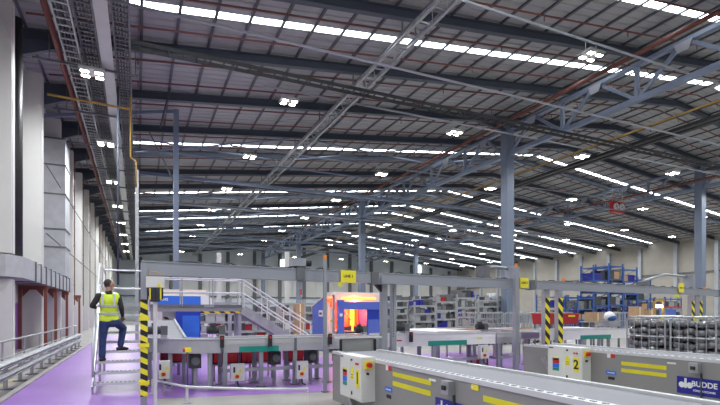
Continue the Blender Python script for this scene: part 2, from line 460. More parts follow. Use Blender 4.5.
ladder('cable_ladder', -2.1, -1.5, 6, 112, 12.55, 'dark_galv', 'dark cable ladder between the pale tray and the narrow ladder', 0.33)
ladder('cable_ladder', -0.85, -0.3, 6, 112, 12.5, 'dark_galv', 'dark cable ladder right of the pale cable tray on the left', 0.33)
one('cable_tray', MB().box(-1.40, -0.98, 6, 112, 12.35, 12.39).box(-1.42,-1.40,6,112,12.35,12.47).box(-0.98,-0.96,6,112,12.35,12.47), 'tray_light', 'pale flat cable tray high along the left side', 'cable tray')
for k, y in enumerate([13.0+5.5*i for i in range(14)]):
    mb = MB().beam((-4.0, y, 12.3), (0.0, y, 12.3), 0.08, 0.08)
    for xx in (-3.4, -0.1): mb.tube([(xx,y,12.3),(xx,y,13.4)], 0.02, 6)
    one('tray_bracket', mb, 'dark_galv', f'steel hanger carrying the left cable ladders, {ORD[k]} from the camera', 'bracket', 'cable ladder hangers')
ladder('cable_ladder', -3.0, 60.0, 22.95, 23.5, 13.2, 'black', 'black cable ladder crossing the hall nearest the camera', 0.6, 'x')
ladder('cable_ladder', 3.0, 60.0, 45.0, 45.5, 13.3, 'dark_galv', 'dark cable ladder crossing the middle of the hall', 0.8, 'x')
# lattice walkway running under the roof
t = thing('lattice_walkway', 'pale steel lattice walkway running lengthwise under the left roof slope', 'walkway', (11.3, 55, 13.9))
for xx in (10.95, 11.65):
    build('side_beam', MB().ibeam((xx, 8, 14.25), (xx, 112, 14.25), 0.14, 0.22, 0.025), 'galv', t)
rg = MB(); y = 8
while y < 112: rg.beam((10.95, y, 14.2), (11.65, y, 14.2), 0.05, 0.05); rg.beam((10.95, y, 14.18), (11.65, y+1.1, 14.18), 0.03, 0.03); y += 1.1
o = build('lacing', rg, 'galv', t); o['kind'] = 'stuff'
rod = MB()
for y in FRAMES[1:]:
    for xx in (10.95, 11.65): rod.box(xx-0.03, xx+0.03, y-0.03, y+0.03, 14.3, 15.0)
build('hanger_rods', rod, 'dark_galv', t)['kind'] = 'stuff'
# thin pipes across
for k, (y, z, m, lab) in enumerate(((20.6, 13.5, 'pipe_white', 'pale pipe crossing below the first roof bays'), (36.8, 12.95, 'blue_steel', 'blue-grey pipe crossing the hall behind the first columns'),
    (54.0, 13.0, 'pipe_white', 'pale pipe crossing in the middle of the hall'), (66.8, 13.0, 'blue_steel', 'blue-grey pipe crossing far down the hall'), (88.0, 13.4, 'pipe_white', 'pale pipe crossing near the end wall'))):
    tube_thing('cross_pipe', [(-1.0, y, z), (40, y, z), (75, y, z)], 0.06, m, lab, 'pipe')
k = 0
for y in FRAMES[1:13]:
    for dy in (1.5, 4.0):
        mb = MB(); yy = y+dy
        mb.tube([(XL+1, yy, zd(XL+1)-0.30), (XRIDGE, yy, ZR-0.30), (XR-2, yy, zd(XR-2)-0.30)], 0.045, 6)
        for xx in range(0, 78, 6): mb.tube([(xx, yy, zd(xx)-0.30), (xx, yy, zd(xx)-0.58)], 0.025, 5)
        one('sprinkler_pipe', mb, 'pipe_red', f'thin rust-red sprinkler pipe under the roof sheets, {ORD[k]} from the camera', 'pipe', 'sprinkler branch pipes'); k += 1
# yellow pipe down and across near the left wall
tube_thing('gas_riser', [(-3.9, 27.0, 12.0), (-0.35, 27.0, 11.9), (-0.32, 27.0, 12.0)], 0.06, 'pipe_yellow', 'yellow pipe spanning from the left wall under the cable ladders', 'pipe')
a = PY(130.5, 60, 27.0)
tube_thing('gas_riser', [(a.x, 27.0, 13.2), (a.x, 27.0, 9.5), (a.x+0.25, 27.0, 9.3), (a.x+0.25, 27.0, 8.0)], 0.04, 'pipe_yellow', 'yellow vertical pipe dropping behind the stairs', 'pipe')
# slim posts beside the left aisle
a = PY(176, 110, 33.0)
t = thing('service_post', 'slim blue-grey post standing behind the steel crossover, tied to left wall', 'post', (a.x, 33.0, 0))
build('shaft', MB().box(a.x-0.16, a.x+0.16, 32.84, 33.16, 0, a.z), 'blue_steel', t)
build('tie_beam', MB().beam((XL+0.1, 33.0, 13.0), (a.x, 33.0, a.z-0.1), 0.16, 0.2), 'blue_steel', t)
build('brace', MB().beam((a.x, 33.0, 9.8), (a.x-1.6, 33.0, 13.0), 0.08, 0.08), 'dark_galv', t)
a = PY(137, 170, 30.0)
t = thing('service_post', 'pale slim post standing behind the stair platform', 'post', (a.x, 30.0, 0))
build('shaft', MB().box(a.x-0.09, a.x+0.09, 29.9, 30.1, 0, a.z), 'galv', t)
build('base_plate', MB().box(a.x-0.2, a.x+0.2, 29.8, 30.2, 0, 0.03), 'galv', t)
a = PY(118, 10, 26.0)
tube_thing('drop_conduit', [(a.x, 26, 13.0), (a.x, 26, 3.0)], 0.05, 'rafter', 'blue-grey vertical conduit beside the yellow drop pipe', 'conduit')
# twin fan heater
a = PY(619, 207, 38.0)
t = thing('fan_unit', 'red twin fan unit with two round pale grilles hanging under the roof', 'fan', (a.x, 38.0, a.z-0.6))
def faceplate(): return MB().box(a.x-0.95, a.x+0.95, 38.0, 38.5, a.z-0.6, a.z+0.6)
build('housing', faceplate(), 'red', t)
for sx in (-0.47, 0.47):
    g = build('grille', MB().tube([(a.x+sx, 37.93, a.z), (a.x+sx, 38.0, a.z)], 0.42, 20), 'white_paint', t)
    mb = MB().tube([(a.x+sx, 37.9, a.z), (a.x+sx, 37.93, a.z)], 0.07, 10)
    for q in range(4):
        an = q*math.pi/2+0.4
        mb.beam((a.x+sx+0.1*math.cos(an), 37.92, a.z+0.1*math.sin(an)), (a.x+sx+0.34*math.cos(an), 37.92, a.z+0.34*math.sin(an)), 0.05, 0.02)
    build('fan_blade', mb, 'dark_grey', g)
for sx in (-0.8, 0.8): build('hanger', MB().tube([(a.x+sx, 38.2, a.z+0.6), (a.x+sx, 38.2, zd(a.x)-0.15)], 0.03, 6), 'galv', t)

# ------------------------------------------------------------------ left wall: ducts, frames, rails
t = thing('vertical_duct', 'galvanised rectangular duct rising up the left wall', 'duct', (-4.5, 34.2, 3.86))
for (z0, z1) in ((3.86, 5.5), (5.53, 6.55), (6.6, 8.6), (8.63, 10.3), (10.33, 11.85)):
    build('duct_section', MB().box(-4.98, -3.9, 33.2, 35.2, z0, z1), 'galv_duct', t)
    build('flange', MB().box(-5.02, -3.85, 33.14, 35.26, z1-0.03, z1+0.05), 'dark_galv', t)
t = thing('horizontal_duct', 'low galvanised duct with flanged joints resting on rust-red frames', 'duct', (-4.5, 28, 2.98))
build('duct_elbow', MB().prism([(-5.04,21.0),(-4.3,21.0),(-3.9,21.9),(-3.9,24.0),(-5.04,24.0)], 'z', 2.98, 3.78), 'galv_duct', t)
ys = [24.05, 25.3, 26.6, 28.0, 29.4, 30.8, 32.2, 33.6, 35.0, 36.6]
for y0, y1 in zip(ys[:-1], ys[1:]):
    build('duct_section', MB().box(-4.98, -3.9, y0+0.04, y1-0.04, 2.98, 3.74), 'galv_duct', t)
    build('flange', MB().box(-5.02, -3.85, y0-0.03, y0+0.05, 2.94, 3.80), 'dark_galv', t)
for k, y in enumerate((26.9, 30.0, 34.4, 41.3)):
    t = thing('duct_frame', f'rust-red steel goalpost frame under the duct, {ORD[k]} from the camera', 'frame', (-4.5, y, 0), 'rust-red duct frames')
    for xx in (-3.95, -4.95):
        build('leg', MB().box(xx-0.065, xx+0.065, y-0.065, y+0.065, 0, 2.74), 'rust_red', t)
    build('cross_beam', MB().box(-5.02, -3.85, y-0.07, y+0.07, 2.74, 2.94), 'rust_red', t)
    for s, xx in ((1, -4.86), (-1, -4.04)):
        build('haunch', MB().prism([(xx, 2.74), (xx+s*0.28, 2.74), (xx, 2.4)], 'y', y-0.02, y+0.02), 'rust_red', t)
tube_thing('drain_pipe', [(-4.27, 22.5, 3.84), (-4.27, 22.5, 8.0), (-4.27, 22.5, 13.0)], 0.22, 'black', 'thick black vertical pipe on the left wall beside a white fin', 'pipe', None, 12)
one('wall_cabinet', MB().box(-4.95, -4.75, 31.2, 32.2, 0.3, 1.7), 'glass', 'pale grey cabinet on purple wall behind the duct frames', 'cabinet')
# guard rail at the kerb
t = thing('crash_barrier', 'double beam galvanised crash barrier along the kerb of the purple aisle', 'barrier', (-2.55, 18, 0))
for (z0, z1) in ((0.50, 0.66), (0.26, 0.42)):
    build('beam', MB().prism([(-2.60,z0),(-2.52,z0),(-2.46,(z0*2+z1)/3),(-2.52,(z0+z1)/2),(-2.46,(z0+2*z1)/3),(-2.52,z1),(-2.60,z1)], 'y', 3.0, 27.0), 'galv', t)
for k in range(17):
    y = 4.2+1.45*k
    p = build('post', MB().box(-2.68, -2.60, y-0.03, y+0.03, 0, 0.62), 'galv', t)
    build('foot_plate', MB().box(-2.78, -2.5, y-0.1, y+0.1, 0, 0.02), 'dark_galv', p)
t = thing('hand_rail', 'thin tubular handrail behind the crash barrier', 'railing', (-3.3, 18, 0))
build('top_rail', MB().tube([(-3.3, 4, 0.9), (-3.3, 33, 0.9)], 0.03, 8), 'galv', t)
build('mid_rail', MB().tube([(-3.3, 4, 0.45), (-3.3, 33, 0.45)], 0.02, 8), 'galv', t)
for k in range(11): build('post', MB().tube([(-3.3, 5+2.7*k, 0), (-3.3, 5+2.7*k, 0.9)], 0.025, 8), 'galv', t)

# ------------------------------------------------------------------ steel stair and platform
XS0, XS1, YS, RISE, RUN = -0.85, 0.10, 11.40, 0.205, 0.25
st = thing('access_stair', 'open grey metal stair with tubular handrails up to a platform', 'stairs', ((XS0+XS1)/2, 12.6, 0))
NT = 8
for k in range(1, NT+1):
    y = YS+RUN*(k-1); z = RISE*k+0.01
    tr = build('tread', MB().box(XS0+0.03, XS1-0.03, y, y+0.25, z-0.035, z), 'galv', st)
    build('nosing', MB().box(XS0+0.03, XS1-0.03, y-0.012, y, z-0.05, z+0.004), 'alu', tr)
    g = MB()
    for q in range(10): g.box(XS0+0.07+q*0.085, XS0+0.115+q*0.085, y+0.05, y+0.2, z, z+0.004)
    build('grating', g, 'dark_galv', tr)
YT, ZT = YS+RUN*NT, RISE*(NT+1)
pf = build('platform', MB().box(XS0, XS1, YT, YT+1.9, ZT-0.12, ZT), 'galv', st)
build('toe_board', MB().box(XS0, XS1, YT+1.88, YT+1.9, ZT, ZT+0.12), 'galv', pf)
for xx in (XS0, XS1):
    build('stringer', MB().beam((xx, YS-0.05, 0.10), (xx, YT, ZT-0.1), 0.03, 0.16), 'galv', st)
    build('leg', MB().box(xx-0.03, xx+0.03, YT+1.75, YT+1.81, 0, ZT-0.1), 'galv', st)
    build('leg', MB().box(xx-0.03, xx+0.03, YT+0.05, YT+0.11, 0, ZT-0.1), 'galv', st)
    build('leg', MB().box(xx-0.02, xx+0.02, YS-0.06, YS-0.02, 0, 0.16), 'galv', st)
    hr = build('hand_rail', MB().tube([(xx, YS+0.02, 0.35), (xx, YS+0.02, 1.0), (xx, YS+0.1, 1.12), (xx, YT, ZT+1.03), (xx, YT+1.85, ZT+1.03), (xx, YT+1.85, ZT)], 0.024, 8), 'alu', st, True)
    build('mid_rail', MB().tube([(xx, YS+0.02, 0.62), (xx, YT, ZT+0.52), (xx, YT+1.85, ZT+0.52)], 0.02, 8), 'alu', st, True)
    build('rail_post', MB().tube([(xx, YT+0.02, ZT-0.1), (xx, YT+0.02, ZT+1.03)], 0.024, 8), 'alu', st)
for z in (0.52, 1.03):
    build('end_rail', MB().tube([(XS0, YT+1.85, ZT+z), (XS1, YT+1.85, ZT+z)], 0.024, 8), 'alu', st)

# ------------------------------------------------------------------ person on the stair
def blob(name, caps, m, parent, voxel=0.012, smooth_it=4):
    mb = MB()
    for c in caps:
        if c[0] == 'e': mb.ellipsoid(c[1], *c[2])
        else: mb.capsule(*c)
    o = build(name, mb, m, parent, True, recalc=True)
    r = o.modifiers.new('remesh', 'REMESH'); r.mode = 'VOXEL'; r.voxel_size = voxel; r.use_smooth_shade = True
    if smooth_it:
        s = o.modifiers.new('smooth', 'SMOOTH'); s.iterations = smooth_it; s.factor = 0.5
    return o
px, py = -0.58, 12.0
pr = thing('person', 'person in yellow high-visibility vest and blue jeans climbing the metal stair', 'person', (px, py, RISE*3+0.01))
Z3, Z4 = RISE*3+0.015, RISE*4+0.015
LA, LK, LH = Vector((-0.71,12.0,Z3+0.09)), Vector((-0.70,12.03,1.13)), Vector((-0.665,12.0,1.56))
RA, RK, RH = Vector((-0.36,12.30,Z4+0.09)), Vector((-0.31,12.36,1.33)), Vector((-0.48,12.02,1.56))
LSH, LEL, LHA = Vector((-0.775,11.97,2.05)), Vector((-0.90,11.93,1.83)), Vector((-0.85,12.16,1.80))
RSH, REL, RHA = Vector((-0.40,12.05,2.05)), Vector((-0.335,11.99,1.79)), Vector((-0.315,12.14,1.585))
HC = Vector((-0.575,12.03,2.295))
fx = Vector((0.90,0.44,0)).normalized(); fs = Vector((-fx.y,fx.x,0))     # facing of the head, to the right
def hp(f, s, z): return HC+fx*f+fs*s+Vector((0,0,z))
head = [('e', hp(0,0,0.02), (0.083,0.083,0.108)), ('e', hp(-0.02,0,0.03), (0.085,0.085,0.09)), ('e', hp(0.03,0,-0.055), (0.058,0.058,0.062)),
        ('e', hp(0.055,0,-0.085), (0.032,0.032,0.026)), (hp(0.082,0,0.012),0.011,hp(0.105,0,-0.022),0.015), ('e', hp(0.07,0,0.035), (0.03,0.045,0.012)),
        ('e', hp(0.082,0,-0.052), (0.012,0.022,0.008)), ('e', hp(-0.005,0.083,0.0), (0.014,0.012,0.03)), ('e', hp(-0.005,-0.083,0.0), (0.014,0.012,0.03)),
        (HC+Vector((-0.02,-0.02,-0.05)),0.054,Vector((-0.585,12.0,2.08)),0.062)]
def hand(base, d, n, side):
    """palm + five fingers, d: finger direction, n: back of hand normal"""
    d = d.normalized(); n = n.normalized(); sd = d.cross(n).normalized()*side; out = []
    pc = base+d*0.05
    for q in range(4):
        o = (q-1.5)*0.021
        out.append((base+sd*o*0.7, 0.015, base+d*0.085+sd*o, 0.012))
        L = (0.068,0.078,0.072,0.056)[q]
        k1 = base+d*0.09+sd*o; k2 = k1+d*L*0.5-n*0.012; k3 = k2+d*L*0.35-n*0.03
        out += [(k1,0.0095,k2,0.0085),(k2,0.0085,k3,0.0075)]
    tb = base+d*0.03-sd*0.035; t1 = tb+d*0.035-sd*0.022; t2 = t1+d*0.032-n*0.012
    out += [(base+d*0.01,0.017,tb,0.014),(tb,0.012,t1,0.0105),(t1,0.0105,t2,0.009)]
    return out
caps = head + [(Vector((-0.585,12.0,2.08)),0.06,Vector((-0.58,12.0,1.9)),0.09), (Vector((-0.58,12.0,1.9)),0.10,Vector((-0.57,12.0,1.6)),0.10)]
caps += [(LSH,0.045,LEL,0.036),(LEL,0.036,LHA,0.026),(RSH,0.045,REL,0.036),(REL,0.036,RHA,0.026),(Vector((-0.6,12,2.0)),0.07,LSH,0.05),(Vector((-0.56,12,2.0)),0.07,RSH,0.05)]
caps += [(LH,0.07,LK,0.048),(LK,0.048,LA,0.035),(RH,0.07,RK,0.048),(RK,0.048,RA,0.035),(Vector((-0.57,12,1.6)),0.09,LH,0.07),(Vector((-0.57,12,1.6)),0.09,RH,0.07)]
caps += hand(LHA, Vector((0.05,0.8,0.28)), Vector((-0.2,-0.3,1)), 1) + hand(RHA, Vector((-0.05,0.75,-0.35)), Vector((0.25,0.35,1)), -1)
blob('body', caps, 'skin', pr, 0.007, 1)
blob('hair', [('e', hp(-0.028,0,0.045), (0.089,0.089,0.088)), ('e', hp(-0.06,0,-0.005), (0.05,0.06,0.06)), ('e', hp(-0.035,0.05,0.0), (0.03,0.036,0.045)), ('e', hp(-0.035,-0.05,0.0), (0.03,0.036,0.045))], 'hair', pr, 0.009, 2)
for s in (-1, 1): build('eye', MB().ellipsoid(hp(0.076, 0.03*s, 0.014), 0.009, 0.009, 0.008), 'black', pr, True)
tc = Vector((-0.585,12.0,0))
def T(x, y, z): return Vector((-0.585+x, 12.0+y, z))
# jacket under the vest: collar and sleeves
blob('jacket', [(T(0,0,2.06),0.078,T(0,0.01,2.15),0.066),('e',T(0,0,1.93),(0.175,0.112,0.16)),(LSH,0.07,LEL,0.055),(LEL,0.055,LHA-Vector((0,0.05,0)),0.038),(RSH,0.07,REL,0.057),(REL,0.057,RHA+Vector((0,-0.04,0.03)),0.038),(T(-0.05,0,2.04),0.08,LSH,0.066),(T(0.05,0,2.04),0.08,RSH,0.066)], 'jacket', pr, 0.012, 4)
vest = blob('vest', [('e',T(0,0,1.95),(0.20,0.135,0.16)),(T(-0.135,0,2.035),0.092,T(0.135,0.02,2.035),0.092),('e',T(0.0,0,1.80),(0.178,0.128,0.2)),(T(-0.075,0,1.62),0.122,T(0.085,0.02,1.62),0.120),(T(-0.07,0,1.555),0.122,T(0.085,0.02,1.555),0.12)], 'vest', pr, 0.012, 5)
def band(z, rx, ry, h, dx=0.0):
    mb = MB(); n = 28; vs = []
    for j in range(n):
        a = 2*math.pi*j/n
        for (rr, zz) in ((1.0, z-h/2), (1.0, z+h/2)):
            vs.append((tc.x+dx+rx*math.cos(a), 12.0+ry*math.sin(a), zz))
    fs_ = [(2*j, (2*j+2) % (2*n), (2*j+3) % (2*n), 2*j+1) for j in range(n)]
    return mb._add(vs, fs_)
build('reflective_band', band(1.83, 0.200, 0.148, 0.05), 'reflective', pr, True)
build('reflective_band', band(1.66, 0.205, 0.137, 0.05, 0.005), 'reflective', pr, True)
for sx in (-0.115, 0.115):
    build('reflective_band', MB().beam(T(sx,-0.142,1.84), T(sx,-0.10,2.09), 0.045, 0.012, (0,1,0)).beam(T(sx,-0.10,2.09), T(sx,0.02,2.13), 0.045, 0.012), 'reflective', pr)
blob('jeans', [(Vector((-0.66,12,1.52)),0.105,Vector((-0.50,12.01,1.52)),0.105),(Vector((-0.66,12,1.47)),0.108,Vector((-0.49,12.02,1.47)),0.108),(LH+Vector((0,0,-0.06)),0.105,LK,0.075),(LK,0.075,LA+Vector((0,-0.005,0.02)),0.066),(RH+Vector((0,0,-0.05)),0.105,RK,0.082),(RK,0.082,RA+Vector((0,-0.01,0.03)),0.066)], 'jeans', pr, 0.012, 4)
for (A, nx) in ((LA, Vector((0.25,1,0)).normalized()), (RA, Vector((0.9,0.6,0)).normalized())):
    b0 = Vector((A.x, A.y, A.z-0.055))
    sh = blob('shoe', [(b0-nx*0.06, 0.043, b0+nx*0.09, 0.045), (b0+nx*0.09+Vector((0,0,-0.008)), 0.038, b0+nx*0.165+Vector((0,0,-0.012)), 0.030), (b0+Vector((0,0,0.03)), 0.05, b0-nx*0.03, 0.045)], 'shoe', pr, 0.01, 2)

# ------------------------------------------------------------------ gantry with line signs
def gy(x): return 9.5+0.12*x
GZ = 2.36
SEG = [(0.05, 5.05, 'nearest the stair'), (5.15, 10.45, 'in the middle'), (10.55, 22.0, 'furthest right')]
for k, (xa, xb, where) in enumerate(SEG):
    t = thing('gantry_beam', f'grey overhead gantry beam, the section {where}', 'beam', ((xa+xb)/2, gy((xa+xb)/2), GZ), 'gantry beam sections')
    build('channel', MB().beam((xa, gy(xa), GZ+0.12), (xb, gy(xb), GZ+0.12), 0.14, 0.24), 'gantry_grey', t)
    build('lip', MB().beam((xa, gy(xa)-0.07, GZ+0.245), (xb, gy(xb)-0.07, GZ+0.245), 0.03, 0.02), 'alu_frame', t)
    build('joint_plate', MB().beam((xb-0.2, gy(xb-0.2), GZ+0.12), (xb, gy(xb), GZ+0.12), 0.19, 0.28), 'dark_galv', t)
    x = xa+0.4; cb = MB()
    pts = []
    while x < xb-0.3: pts.append((x, gy(x)+0.02, GZ+0.27+0.02*math.sin(x*9)+0.015*math.cos(x*23))); x += 0.15
    build('cable', MB().tube(pts, 0.02, 6), 'dark_grey', t)
for (u, w_, m, top, lab) in ((144, 0.11, 'alu_frame', 2.36, 'grey square gantry post with hazard tape beside the stair'), (325, 0.065, 'alu_frame', 2.62, 'thin grey gantry post left of the blue oven'),
                             (383.5, 0.145, 'alu_frame', 2.36, 'left one of the paired grey gantry posts right of the blue oven'), (393, 0.12, 'alu_frame', 2.36, 'right one of the paired grey gantry posts, with slotted edge'),
                             (516, 0.13, 'alu_frame', 2.75, 'tall grey gantry post beside the second yellow line sign')):
    # stand on the gantry line
    X = 0.13
    for _ in range(30):
        d = ray(u, 312); X = gy(X)*d.x/d.y
    y = gy(X) + (0.16 if u > 300 else -0.15)
    if u == 144: y = gy(X)-0.16
    elif u in (325, 516): y = gy(X)-0.27
    else: y = gy(X)+0.22
    X = y*ray(u, 312).x/ray(u, 312).y
    t = thing('gantry_post', lab, 'post', (X, y, 0), 'gantry posts')
    build('shaft', MB().box(X-w_/2, X+w_/2, y-w_/2, y+w_/2, 0.02, top+0.2), m, t)
    build('foot_plate', MB().box(X-w_, X+w_, y-w_, y+w_, 0, 0.02), 'dark_galv', t)
    if u == 144:
        build('hazard_tape', MB().box(X-w_/2-0.004, X+w_/2+0.004, y-w_/2-0.004, y-w_/2, 0.22, 1.92), 'hazard_tape', t)
        for z in (0.42, 1.08, 1.55): build('yellow_collar', MB().box(X-w_/2-0.03, X+w_/2+0.03, y-w_/2-0.02, y+w_/2, z, z+0.07), 'yellow', t)
        b = build('junction_box', MB().box(X+0.03, X+0.33, y-0.13, y+0.03, 2.13, 2.32), 'cab_white', t)
        build('warning_sticker', MB().box(X+0.22, X+0.27, y-0.134, y-0.13, 2.145, 2.2), 'yellow', b)
        s = build('sensor_head', MB().tube([(X+0.18, y-0.05, 2.13), (X+0.18, y-0.05, 1.98), (X+0.18, y-0.05, 1.88)], 0.13, 12, 0.08), 'dark_grey', t)
        for q in range(8):
            an = q*math.pi/4
            build('sensor_fin', MB().box(X+0.18+0.12*math.cos(an)-0.012, X+0.18+0.12*math.cos(an)+0.012, y-0.05+0.12*math.sin(an)-0.012, y-0.05+0.12*math.sin(an)+0.012, 1.92, 2.12), 'yellow' if q % 2 else 'black', s)
        build('pneumatic_rod', MB().tube([(X+0.18, y-0.05, 1.88), (X+0.18, y-0.05, 0.05)], 0.035, 10), 'alu', t)
        build('cable', MB().tube([(X+0.08, y-0.1, 2.32), (X+0.1, y-0.1, 2.42), (X+0.2, y-0.1, 2.40), (X+0.3, y-0.1, 2.36)], 0.01, 6), 'wood', t)
    if u in (325, 516, 393):
        build('beacon', MB().tube([(X, y, top+0.2), (X, y, top+0.29)], 0.04, 10), 'orange', t)
    if u == 393:
        for z in range(20): build('slot', MB().box(X-0.035, X-0.015, y-w_/2-0.003, y-w_/2, 1.1+z*0.06, 1.13+z*0.06), 'black', t)
    if u == 383.5:
        build('knee_plate', MB().prism([(X-0.25, 2.36), (X+0.05, 2.36), (X+0.05, 2.05)], 'y', y-0.05, y+0.05), 'black', t)
# hazard-striped posts behind the second boom
for k, (u, Y) in enumerate(((545.5, 10.9), (558.5, 10.9), (691, 11.9), (699, 11.9))):
    X = Y*ray(u, 312).x/ray(u, 312).y
    t = thing('hazard_post', ['left one of two yellow and black striped posts at middle line', 'right one of two yellow and black striped posts at middle line',
                              'left striped post beside the far right roll cages', 'right striped post beside the far right roll cages'][k], 'post', (X, Y, 0), 'striped posts')
    build('shaft', MB().box(X-0.085, X+0.085, Y-0.08, Y+0.08, 0, 2.36), 'alu_frame', t)
    build('hazard_tape', MB().box(X-0.09, X+0.09, Y-0.086, Y-0.08, 0.5, 2.12), 'hazard_thin', t)
    if k % 2: build('beacon', MB().tube([(X, Y-0.2, 2.62), (X, Y-0.2, 2.70)], 0.05, 10), 'orange', t)
# yellow line signs
for k, (u, v, wd, ht, s) in enumerate(((348.5, 276.5, 0.36, 0.27, 'LINE 1'), (524.5, 283, 0.30, 0.28, 'LINE 2'), (681.5, 288, 0.30, 0.34, 'LINE 3'))):
    X = 3.0
    for _ in range(30): d = ray(u, v); X = (gy(X)-0.13)*d.x/d.y
    y = gy(X)-0.13; z = CAMZ+(312-v)*y/d.y
    t = thing('line_sign', ['yellow line sign on the gantry above the glowing blue oven','yellow line sign hung beside the tall middle gantry post','small yellow line sign at the far right end of gantry'][k], 'sign', (X, y, z-ht/2), 'line signs')
    build('plate', MB().box(X-wd/2, X+wd/2, y, y+0.012, z-ht/2, z+ht/2), 'yellow', t)
    build('bracket', MB().box(X-0.02, X+0.02, y+0.012, y+0.06, z-ht/2+0.02, z+ht/2-0.02), 'galv', t)
    text_part('lettering', s, 0.085, tmtx((X, y-0.002, z+0.005), (1,0,0)), 'black', t, 0.001, 0.002)
    xx = X-(0.28 if k else 0.19); yy = gy(xx)-0.10
    build('tag_plate', MB().box(xx-(0.14 if k else 0.05), xx+(0.14 if k else 0.05), yy, yy+0.01, GZ-0.10, GZ+0.0), 'tape_yellow', t)

# ------------------------------------------------------------------ telescopic boom conveyors
LIPZ = 1.0
def face_box(mb, X, u0, v0, u1, v1, th=0.006, slope=False):
    """flat piece on a side face X = const between two photographed corners, kept square to the face"""
    a = PX(u0, v0, X); b = PX(u1, v1, X)
    return a, b
def boom(x0, num, lab, extra):
    x1 = x0+0.94; y0, y1 = -2.5, 8.18
    t = thing('boom_conveyor', lab, 'conveyor', ((x0+x1)/2, (y0+y1)/2, 0), 'boom conveyors')
    build('side_panel', MB().box(x0, x0+0.04, y0, y1, 0.12, LIPZ-0.05), 'boom_side', t)
    build('side_panel', MB().box(x1-0.04, x1, y0, y1, 0.12, LIPZ-0.05), 'boom_side', t)
    build('end_panel', MB().box(x0+0.04, x1-0.04, y1-0.04, y1, 0.12, LIPZ-0.12), 'boom_side', t)
    build('skirt', MB().box(x0-0.02, x0, y0, y1-0.6, 0.12, 0.36), 'grey_paint', t)
    build('belt', MB().box(x0+0.12, x1-0.10, y0, y1-0.05, LIPZ-0.05, LIPZ-0.025), 'belt', t)
    for (xa, xb) in ((x0-0.01, x0+0.10), (x1-0.06, x1+0.01)):
        l = build('edge_rail', MB().box(xa, xb, y0, y1, LIPZ-0.05, LIPZ), 'alu', t)
    g = MB(); y = y0
    while y < y1-0.1: g.box(x0+0.03, x0+0.06, y, y+0.05, LIPZ, LIPZ+0.006); y += 0.11
    build('rail_slots', g, 'grey_paint', t)['kind'] = 'stuff'
    rl = MB().tube([(x0+0.06, y1+0.02, LIPZ-0.1), (x1-0.06, y1+0.02, LIPZ-0.1)], 0.07, 14)
    build('tail_roller', rl, 'dark_galv', t, True)
    for yy in (y1-0.35, 2.6):
        for xx in (x0+0.12, x1-0.12):
            build('foot', MB().box(xx-0.06, xx+0.06, yy-0.06, yy+0.06, 0, 0.13), 'dark_galv', t)
    # control cabinet on the near side
    c = build('control_cabinet', MB().box(x0-0.22, x0, 6.45, 7.28, 0.37, 1.03), 'cab_white', t)
    xf = x0-0.225; q0 = 0.19
    build('cabinet_door', MB().box(xf, xf+0.006, 6.460, 6.850, 0.39, 1.01), 'cab_white', c)
    build('cabinet_door', MB().box(xf, xf+0.006, 6.870, 7.270, 0.39, 1.01), 'cab_white', c)
    def st(y0_, y1_, z0_, z1_, m, nm='sticker'): build(nm, MB().box(xf-0.004, xf, y0_, y1_, z0_, z1_), m, c)
    for (ya, yb) in ((6.990, 7.150),):
        for (za, zb, m) in ((0.80, 0.825, 'yellow'), (0.70, 0.795, 'red'), (0.61, 0.695, 'blue'), (0.55, 0.605, 'green'), (0.76,0.80,'white_paint')): st(ya, yb, za, zb, m)
    st(6.730, 6.840, 0.67, 0.82, 'yellow')
    build('sticker', MB().box(xf-0.0045, xf-0.004, 6.750, 6.820, 0.70, 0.71).box(xf-0.0045, xf-0.004, 6.750, 6.820, 0.74, 0.75), 'black', c)
    build('warning_triangle', MB().prism([(6.740,0.825),(6.830,0.825),(6.785,0.88)], 'x', xf-0.004, xf), 'yellow', c)
    st(6.520, 6.650, 0.57, 0.84, 'yellow', 'number_plate')
    text_part('number', num, 0.24, tmtx((xf-0.006, 6.585, 0.705), (0,-1,0)), 'black', c, 0.001, 0.006)
    for yb in (6.560, 6.620): build('indicator_lamp', MB().tube([(xf-0.02, yb, 0.925), (xf, yb, 0.925)], 0.016, 8), 'red', c)
    build('key_switch', MB().tube([(xf-0.02, 6.790, 0.97), (xf, 6.790, 0.97)], 0.016, 8), 'black', c)
    build('name_badge', MB().box(xf-0.003, xf, 7.140, 7.250, 0.985, 1.005), 'logo_blue', c)
    build('door_lock', MB().box(xf-0.012, xf, 6.780, 6.810, 0.44, 0.49), 'black', c)
    e = build('stop_plate', MB().box(x0-0.18, x0-0.05, 6.435, 6.45, 0.86, 0.98), 'yellow', c)
    build('stop_button', MB().tube([(x0-0.115, 6.38, 0.92), (x0-0.115, 6.435, 0.92)], 0.038, 12), 'red', e)
    build('cable_gland', MB().tube([(x0-0.13, 6.415, 0.79), (x0-0.13, 6.45, 0.79)], 0.02, 8), 'black', c)
    # brace strut at the tail
    build('tail_strut', MB().beam((x0-0.08, 7.55, 0.75), (x0-0.08, 6.95, 0.02), 0.05, 0.08), 'galv', t)
    xs = x0-0.006
    def plate(nm, ya, yb, za, zb, m, th=0.006): return build(nm, MB().box(x0-th, x0, ya, yb, za, zb), m, t)
    for (ya, yb, za, zb) in extra['tape']: 
        build('tape_stripe', MB().prism([(ya, za), (yb, za), (yb, zb), (ya, zb)], 'x', x0-0.004, x0), 'tape_yellow', t)
    plate('sticker', 5.94, 6.03, 0.88, 0.95, 'red'); plate('sticker', 6.03, 6.10, 0.88, 0.95, 'white_paint')
    plate('sticker', 5.92, 6.12, 0.58, 0.65, 'blue'); plate('sticker', 5.95, 6.08, 0.49, 0.54, 'black')
    build('sticker_print', MB().box(x0-0.008, x0-0.006, 5.95, 6.09, 0.605, 0.62), 'white_paint', t)
    yb = extra['sw']
